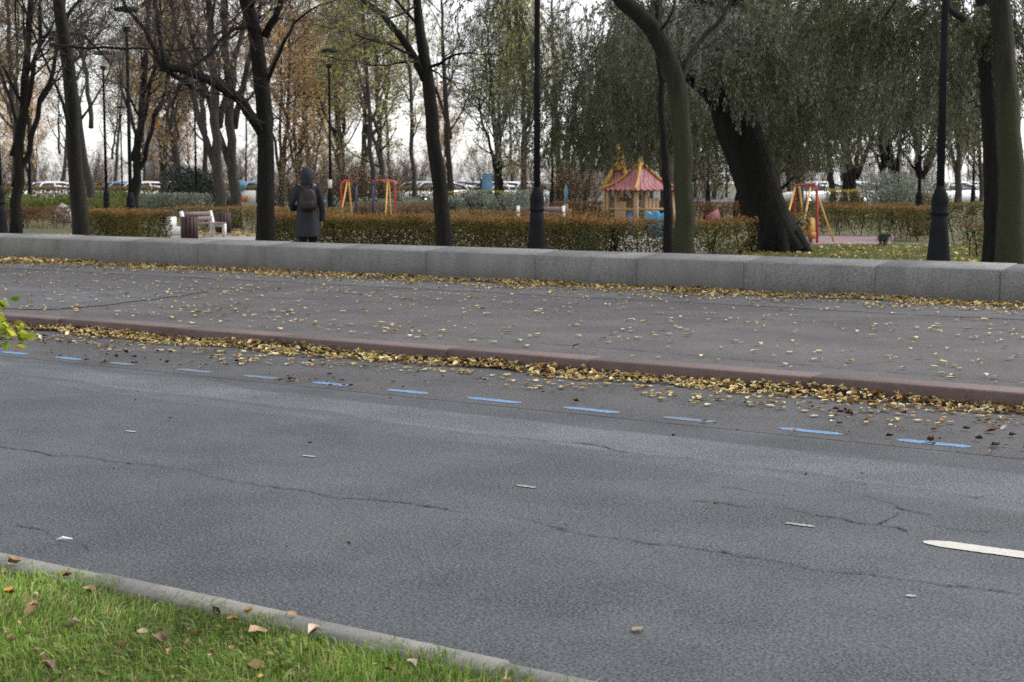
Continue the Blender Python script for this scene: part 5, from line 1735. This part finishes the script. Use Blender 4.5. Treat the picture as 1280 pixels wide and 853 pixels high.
# blue sign post near the far cars
b = B(609, 80)
sg = thing('sign_post', 'light blue upright sign panel before the parked cars', 'sign', b, YAW)
nb = NB()
nb.box((0, 0, 1.0), (0.5, 0.1, 1.7))
nb.obj('panel', M['skyblue'], sg)
nb = NB()
nb.box((-0.3, 0, 0.8), (0.1, 0.08, 1.6))
nb.obj('post', M['navy'], sg)
b = B(304, 84)
sg = thing('sign_post', 'round blue sign on a white board past the twin trunks', 'sign', b, YAW)
nb = NB()
nb.box((0.25, 0, 0.62), (0.9, 0.06, 0.75))
nb.obj('panel', M['white'], sg)
nb = NB()
nb.tubes([(-0.05, -0.05, 1.25), (-0.05, -0.09, 1.25)], [0.3, 0.3], 18)
nb.obj('disc', M['skyblue'], sg)
nb = NB()
nb.box((0.1, -0.05, 0.55), (0.4, 0.04, 0.3))
nb.obj('orange_panel', mat('orange_sign', (0.6, 0.22, 0.06), scale=3), sg)
nb = NB()
nb.box((-0.05, 0.02, 0.7), (0.08, 0.05, 1.4))
nb.obj('post', M['iron'], sg)


# ------------------------------------------------------------------ parked cars far away
def make_car():
    c = thing('parked_car', '', 'car', (0, 0, 0))
    secs = [(-2.1, 0.62, 0.66, 0.5), (-2.0, 0.75, 0.8, 0.35), (-1.5, 0.85, 0.86, 0.25), (-0.9, 0.9, 0.87, 0.25), (0.6, 0.92, 0.87, 0.25), (1.5, 0.95, 0.86, 0.25), (1.95, 0.92, 0.8, 0.35), (2.1, 0.75, 0.7, 0.45)]
    rings = []
    for x, top, hw, bot in secs:
        rings.append(np.array([(x, -hw, bot), (x, -hw * 1.03, (bot + top) / 2), (x, -hw * 0.93, top), (x, -hw * 0.5, top + 0.03), (x, hw * 0.5, top + 0.03), (x, hw * 0.93, top), (x, hw * 1.03, (bot + top) / 2), (x, hw, bot)]))
    nb = NB()
    nb.loft(rings)
    # roof
    cab = [(-1.0, 0.9, 0.76), (-0.45, 1.4, 0.62), (0.2, 1.47, 0.6), (0.9, 1.44, 0.6), (1.55, 1.3, 0.6)]
    rr = [np.array([(x, -hw, z - 0.05), (x, -hw * 0.8, z), (x, hw * 0.8, z), (x, hw, z - 0.05)]) for x, z, hw in cab[1:]]
    rr2 = [r - [0, 0, 0.04] for r in rr]
    nb.loft([np.concatenate([r, r2[::-1]]) for r, r2 in zip(rr, rr2)])
    for s in (-1, 1):
        for (xa, za, wa), (xb, zb, wb) in (((-1.0, 0.9, 0.78), (-0.45, 1.38, 0.62)), ((0.35, 0.92, 0.8), (0.25, 1.42, 0.62)), ((1.9, 0.92, 0.74), (1.55, 1.27, 0.6))):
            nb.tubes([(xa, s * wa, za), (xb, s * wb, zb)], [0.045, 0.04], 5)
    nb.obj('body', M['white'], c)
    nb = NB()
    g = [(-0.98, 0.9, 0.77), (-0.45, 1.36, 0.61), (1.5, 1.26, 0.59), (1.92, 0.92, 0.75)]
    nb.loft([np.array([(x, -w_, 0.88), (x, -w_, z - 0.02) if z > 0.95 else (x, -w_, 0.9), (x, w_, z - 0.02) if z > 0.95 else (x, w_, 0.9), (x, w_, 0.88)]) * [1, 0.985, 1] for x, z, w_ in g])
    nb.obj('window', M['carglass'], c)
    for sx in (-1.3, 1.3):
        for sy in (-0.8, 0.8):
            nb = NB()
            nb.tubes([(sx, sy - 0.1, 0.31), (sx, sy + 0.1, 0.31)], [0.31, 0.31], 16)
            o = nb.obj('wheel', M['tyre'], c)
            nb = NB()
            nb.tubes([(sx, sy + (-0.11 if sy < 0 else 0.11), 0.31), (sx, sy, 0.31)], [0.2, 0.2], 12)
            nb.obj('rim', M['chrome'], o)
    for sy in (-0.62, 0.62):
        nb = NB()
        nb.box((-2.02, sy, 0.66), (0.12, 0.3, 0.12))
        nb.obj('headlight', M['frost'], c)
        nb = NB()
        nb.box((2.06, sy, 0.78), (0.1, 0.28, 0.14))
        nb.obj('tail_light', M['tail'], c)
    return c


carproto = make_car()
paints = {n: mat('car_paint_' + n, c, tuple(x * 0.95 for x in c), scale=1, rough=0.25, spec=0.5) for n, c in dict(white=(0.75, 0.75, 0.76), silver=(0.5, 0.52, 0.54), grey=(0.3, 0.32, 0.34), black=(0.04, 0.04, 0.045), blue=(0.12, 0.2, 0.36), red=(0.3, 0.06, 0.05)).items()}
first = True
for px, d, colr, lb in [(572, 96, 'black', 'black car parked under the smooth grey tree'), (598, 97, 'silver', 'silver car parked left of the blue sign panel'.replace(' left of', ' just before')), (622, 97, 'white', 'white car parked behind the blue sign panel'),
                        (648, 98, 'silver', 'silver car parked past the short dark trunk'), (545, 95, 'white', 'white car parked behind the forked tree'), (522, 98, 'grey', 'grey car parked behind the slim trees'), (178, 92, 'white', 'white car parked behind the low forking tree'),
                        (205, 94, 'silver', 'silver car parked beyond the dark evergreen bush'), (150, 96, 'blue', 'blue car parked behind the tall lamp pair'), (316, 95, 'blue', 'blue car parked past the round blue sign'),
                        (1018, 92, 'white', 'white car parked behind the second swing frame'), (1046, 94, 'silver', 'silver car parked between the two dark trees'), (1064, 96, 'white', 'white van like car next to the round bush'.replace('van like ', '')),
                        (1182, 95, 'white', 'white car parked behind the wall lamp'), (1205, 98, 'silver', 'silver car parked beyond the yellow topped hedge'), (60, 98, 'white', 'white car parked behind the grey trunk and boulders'), (440, 98, 'red', 'dark red car parked behind the swing frame')]:
    p = B(px, d)
    rz = YAW + rs.uniform(0.5, 0.75)
    if first:
        o = carproto
        o.location, o.rotation_euler = tuple(p), (0, 0, rz)
        tag(o, lb, None, 'cars parked beyond the park')
        first = False
    else:
        o = dup(carproto, p, rz, lb, 'cars parked beyond the park')
    for ch in o.children:
        if ch.name.startswith('body'):
            ch.material_slots[0].link = 'OBJECT'
            ch.material_slots[0].material = paints[colr]


# ------------------------------------------------------------------ far buildings
def building(label, px, d, w, h, dep, rz, floors, cols):
    b = thing('apartment_building', label, 'building', B(px, d), rz)
    nb = NB()
    nb.box((0, 0, h / 2), (w, dep, h))
    nb.obj('wall', M['facade'], b)
    nb = NB()
    nb.box((0, 0, h + 0.25), (w + 0.6, dep + 0.6, 0.5))
    nb.obj('roof', M['carpark'], b)
    fh = h / floors
    for i in range(floors):
        for j in range(cols):
            nb = NB()
            nb.box((-w / 2 + (j + 0.5) * w / cols, -dep / 2 - 0.02, fh * (i + 0.55)), (w / cols * 0.5, 0.1, fh * 0.5))
            nb.obj('window', M['pane'], b)


building('grey building behind the orange leaved tree', 208, 210, 4.6, 9.2, 2.5, YAW, 3, 3)

# ------------------------------------------------------------------ the person
pb = B(385, 28.2)
per = thing('person', 'person in a long grey hooded coat with a brown backpack, walking away', 'person', pb, YAW + 0.12)
per.scale = (0.92, 0.94, 1.0)
# body: one continuous skinned figure (local: x to the side, y ahead, z up)
J = [((0, 0, 0.92), 0.13), ((0, 0.01, 1.1), 0.125), ((0, 0.01, 1.28), 0.145), ((0, 0.0, 1.4), 0.10), ((0, 0.01, 1.47), 0.052), ((0, 0.03, 1.55), 0.085), ((0, 0.03, 1.63), 0.088)]
E_ = [(0, 1), (1, 2), (2, 3), (3, 4), (4, 5), (5, 6)]


def chain(start, pts):
    prev = start
    for p, r in pts:
        J.append((p, r))
        E_.append((prev, len(J) - 1))
        prev = len(J) - 1
    return prev


lh = chain(3, [((-0.17, 0.0, 1.38), 0.062), ((-0.25, -0.02, 1.2), 0.05), ((-0.285, 0.0, 1.07), 0.044), ((-0.24, 0.12, 1.03), 0.04), ((-0.16, 0.24, 1.05), 0.03), ((-0.12, 0.3, 1.07), 0.034)])
rh = chain(3, [((0.17, 0.0, 1.38), 0.062), ((0.235, 0.0, 1.2), 0.05), ((0.265, 0.02, 1.06), 0.044), ((0.27, 0.05, 0.92), 0.036), ((0.272, 0.07, 0.81), 0.027), ((0.272, 0.08, 0.75), 0.034)])
chain(0, [((-0.09, 0.0, 0.86), 0.09), ((-0.1, 0.02, 0.48), 0.06), ((-0.1, 0.0, 0.26), 0.055), ((-0.1, -0.02, 0.09), 0.04), ((-0.105, 0.1, 0.035), 0.036), ((-0.105, 0.17, 0.03), 0.03)])
chain(0, [((0.09, 0.0, 0.86), 0.09), ((0.095, 0.1, 0.5), 0.06), ((0.1, 0.13, 0.27), 0.055), ((0.1, 0.15, 0.09), 0.04), ((0.105, 0.27, 0.035), 0.036), ((0.105, 0.34, 0.03), 0.03)])
for hnd, dirv, sidev in ((lh, np.array((0.5, 0.8, 0.1)), np.array((0, 0.1, -1.0))), (rh, np.array((0.0, 0.15, -1.0)), np.array((0.1, 1.0, 0.1)))):
    hp = np.array(J[hnd][0])
    dirv, sidev = unit(dirv), unit(sidev)
    curl = np.array((0.6, -0.3, -0.4)) if hnd == lh else np.array((-0.8, 0.2, 0.0))
    for k, ln in enumerate((0.07, 0.08, 0.075, 0.06)):
        o_ = sidev * (0.03 - 0.02 * k)
        p1 = hp + o_ + dirv * 0.035
        p2 = p1 + unit(dirv + curl * 0.35) * ln * 0.5
        p3 = p2 + unit(dirv + curl * 1.0) * ln * 0.5
        chain(hnd, [(tuple(p1), 0.0095), (tuple(p2), 0.009), (tuple(p3), 0.0075)])
    p1 = hp + sidev * 0.035 - dirv * 0.01
    p2 = p1 + unit(sidev + dirv * 0.8) * 0.03
    p3 = p2 + unit(sidev * 0.4 + dirv) * 0.03
    chain(hnd, [(tuple(p1), 0.0115), (tuple(p2), 0.0105), (tuple(p3), 0.008)])
me = bpy.data.meshes.new('body')
me.from_pydata([tuple(p) for p, r in J], E_, [])
bo = bpy.data.objects.new('body', me)
COL.objects.link(bo)
bo.parent = per
sk = bo.modifiers.new('skin', 'SKIN')
sk.use_smooth_shade = True
for v, (p, r) in zip(me.skin_vertices[0].data, J):
    v.radius = (r, r)
    v.use_root = False
me.skin_vertices[0].data[0].use_root = True
sb = bo.modifiers.new('sub', 'SUBSURF')
sb.levels = sb.render_levels = 1
me.materials.append(M['skin'])


def ell(cx, cy, z, rx, ry, n=28, dent=0.0, ph=0.0):
    a = np.arange(n) * 2 * PI / n
    k = 1 + dent * np.cos(7 * a + ph) + dent * 0.6 * np.cos(11 * a + 2 * ph)
    return np.stack([cx + rx * k * np.cos(a), cy + ry * k * np.sin(a), np.full(n, z)], 1)


# coat: shoulders to below the knee, flaring
nb = NB()
nb.loft([ell(0, 0.02, 0.52, 0.245, 0.225, dent=0.06, ph=1), ell(0, 0.02, 0.55, 0.242, 0.22, dent=0.06, ph=1), ell(0, 0.01, 0.75, 0.225, 0.2, dent=0.04, ph=1.3), ell(0, 0.0, 0.95, 0.205, 0.175, dent=0.022), ell(0, 0.0, 1.1, 0.2, 0.158), ell(0, 0.0, 1.25, 0.205, 0.155),
         ell(0, 0.0, 1.36, 0.2, 0.14), ell(0, 0.0, 1.42, 0.155, 0.115), ell(0, 0.01, 1.46, 0.1, 0.09), ell(0, 0.01, 1.48, 0.075, 0.075)])
nb.obj('coat', M['coat'], per, smooth=True)
for arm in (lh, rh):
    nb = NB()
    if arm == lh:
        P = [(-0.14, 0.0, 1.39), (-0.2, -0.01, 1.34), (-0.26, -0.02, 1.2), (-0.3, -0.01, 1.08), (-0.275, 0.05, 1.025), (-0.22, 0.15, 1.03), (-0.165, 0.235, 1.05)]
        R = [0.07, 0.08, 0.07, 0.066, 0.064, 0.06, 0.056]
    else:
        P = [(0.14, 0.0, 1.39), (0.2, 0.0, 1.34), (0.245, 0.0, 1.2), (0.275, 0.02, 1.06), (0.285, 0.04, 0.95), (0.284, 0.06, 0.84), (0.284, 0.066, 0.8)]
        R = [0.07, 0.08, 0.07, 0.066, 0.062, 0.058, 0.056]
    nb.tubes(np.array(P), np.array(R), 14, 0.0)
    nb.obj('sleeve', M['coat'], per, smooth=True)
# hood over the head
nb = NB()
nb.loft([ell(0, 0.0, 1.4, 0.125, 0.11), ell(0, 0.0, 1.46, 0.118, 0.118), ell(0, 0.0, 1.53, 0.122, 0.138), ell(0, 0.0, 1.6, 0.122, 0.142), ell(0, 0.005, 1.67, 0.108, 0.128), ell(0, 0.015, 1.72, 0.075, 0.09), ell(0, 0.02, 1.742, 0.03, 0.04)])
nb.tubes(np.array([(-0.1, 0.1, 1.5), (-0.112, 0.12, 1.58), (-0.085, 0.125, 1.67), (0, 0.125, 1.705), (0.085, 0.125, 1.67), (0.112, 0.12, 1.58), (0.1, 0.1, 1.5)]), np.full(7, 0.022), 8)
nb.obj('hood', M['coat'], per, smooth=True)
# trousers and boots
for s, pts in ((-1, [(-0.1, 0.02, 0.62), (-0.1, 0.02, 0.48), (-0.1, 0.0, 0.26), (-0.1, -0.02, 0.13)]), (1, [(0.095, 0.08, 0.62), (0.095, 0.1, 0.5), (0.1, 0.13, 0.27), (0.1, 0.15, 0.13)])):
    nb = NB()
    nb.tubes(np.array(pts), np.array([0.09, 0.085, 0.075, 0.07]), 12)
    nb.obj('trouser_leg', M['trouser'], per, smooth=True)
    nb = NB()
    ox, oy = pts[-1][0], pts[-1][1]
    nb.loft([ell(ox, oy + 0.02, 0.16, 0.058, 0.065, 16), ell(ox, oy + 0.03, 0.1, 0.055, 0.08, 16), ell(ox, oy + 0.08, 0.05, 0.055, 0.135, 16), ell(ox, oy + 0.085, 0.0, 0.056, 0.14, 16)])
    nb.obj('boot', M['trouser'], per, smooth=True)
# backpack hangs on the coat
bk = thing('backpack', 'small dark brown backpack worn on the grey coat', 'backpack', pb, YAW + 0.12)
bk.scale = (0.92, 0.94, 1.0)
nb = NB()
rings = []
for z, wx, dy in ((0.98, 0.11, 0.06), (1.0, 0.15, 0.085), (1.1, 0.16, 0.1), (1.22, 0.15, 0.095), (1.31, 0.125, 0.075), (1.36, 0.07, 0.04)):
    a = np.arange(24) * 2 * PI / 24
    rings.append(np.stack([0.02 + wx * np.sign(np.cos(a)) * np.abs(np.cos(a)) ** 0.7, -0.22 + 0.0 * z + dy * np.sign(np.sin(a)) * np.abs(np.sin(a)) ** 0.7, np.full(24, z)], 1))
nb.loft(rings)
nb.obj('bag', M['bag'], bk, smooth=True)
nb = NB()
rings = []
for z, wx, dy in ((1.01, 0.09, 0.02), (1.03, 0.11, 0.035), (1.13, 0.11, 0.035), (1.15, 0.09, 0.02)):
    a = np.arange(20) * 2 * PI / 20
    rings.append(np.stack([0.02 + wx * np.cos(a), -0.315 + dy * np.sin(a), np.full(20, z)], 1))
nb.loft(rings)
nb.obj('pocket', M['bag'], bk, smooth=True)
for s in (-1, 1):
    nb = NB()
    nb.tubes(np.array([(0.02 + s * 0.07, -0.19, 1.33), (s * 0.11, -0.13, 1.43), (s * 0.125, 0.02, 1.445), (s * 0.14, 0.13, 1.36), (s * 0.16, 0.16, 1.2)]), np.full(5, 0.022), 7)
    nb.obj('strap', M['bag'], bk, smooth=True)

# repeats of one kind share a group
GROUPS = {'hedge': 'clipped hedges of the park', 'silver_shrub': 'silver grey shrubs in the far beds', 'undergrowth_bush': 'green undergrowth bushes', 'bare_shrub': 'brown twiggy shrubs', 'boulder': 'white boulders',
          'dry_leaf': 'dry leaves on the verge grass', 'fallen_leaf': 'single leaves on the road', 'willow_tree': 'willows of the park', 'swing_frame': 'red and yellow swing frames', 'play_tub': 'play tubs around the playhouse',
          'bare_tree': 'bare trees of the park', 'mossy_tree': 'mossy trunks by the wall', 'ochre_tree': 'ochre leaved trees', 'orange_tree': 'orange leaved trees', 'yellow_tree': 'yellow green trees', 'slim_tree': 'slim trees',
          'dark_tree': 'dark trees', 'purple_twig_tree': 'purple twigged trees', 'olive_green_tree': 'olive green trees', 'sign_post': 'signs by the car park'}
for o in list(COL.objects):
    if o.parent is None and 'label' in o and 'group' not in o:
        g_ = GROUPS.get(o.name.split('.')[0])
        if g_:
            o['group'] = g_

# ------------------------------------------------------------------ light
SUN_EL, SUN_AZ = math.radians(48), math.radians(35)    # azimuth measured from +Y towards +X
world = bpy.data.worlds.new('World')
sc.world = world
world.use_nodes = True
nt = world.node_tree
nt.nodes.clear()
wo = nt.nodes.new('ShaderNodeOutputWorld')
bg = nt.nodes.new('ShaderNodeBackground')
sky = nt.nodes.new('ShaderNodeTexSky')
sky.sky_type = 'NISHITA'
sky.sun_disc = False
sky.sun_elevation = SUN_EL
sky.sun_rotation = SUN_AZ
sky.air_density = 1.0
sky.dust_density = 1.2
sky.ozone_density = 1.0
hsv = nt.nodes.new('ShaderNodeHueSaturation')      # overcast: nearly grey
hsv.inputs['Saturation'].default_value = 0.16
nt.links.new(sky.outputs[0], hsv.inputs['Color'])
nt.links.new(hsv.outputs[0], bg.inputs['Color'])
bg.inputs['Strength'].default_value = 0.15
nt.links.new(bg.outputs[0], wo.inputs[0])
sl = bpy.data.lights.new('sun', 'SUN')
sl.energy = 1.1
sl.angle = math.radians(25)
sl.color = (1.0, 0.97, 0.93)
so = bpy.data.objects.new('sun', sl)
COL.objects.link(so)
sd = Vector((math.sin(SUN_AZ) * math.cos(SUN_EL), math.cos(SUN_AZ) * math.cos(SUN_EL), math.sin(SUN_EL)))
so.rotation_euler = sd.to_track_quat('Z', 'Y').to_euler()
so.location = (0, 0, 30)

vs = sc.view_settings
vs.view_transform = 'Standard'
vs.look = 'None'
vs.exposure = 1.15
vs.gamma = 1.0
vs.use_curve_mapping = False
cy = sc.cycles
cy.max_bounces = 6
cy.diffuse_bounces = 3
cy.glossy_bounces = 2
cy.transmission_bounces = 3
cy.transparent_max_bounces = 4
cy.use_denoising = False
try:
    cy.denoiser = 'OPENIMAGEDENOISE'
    cy.denoising_input_passes = 'RGB_ALBEDO_NORMAL'
except Exception:
    pass
cy.use_adaptive_sampling = True
cy.adaptive_threshold = 0.008
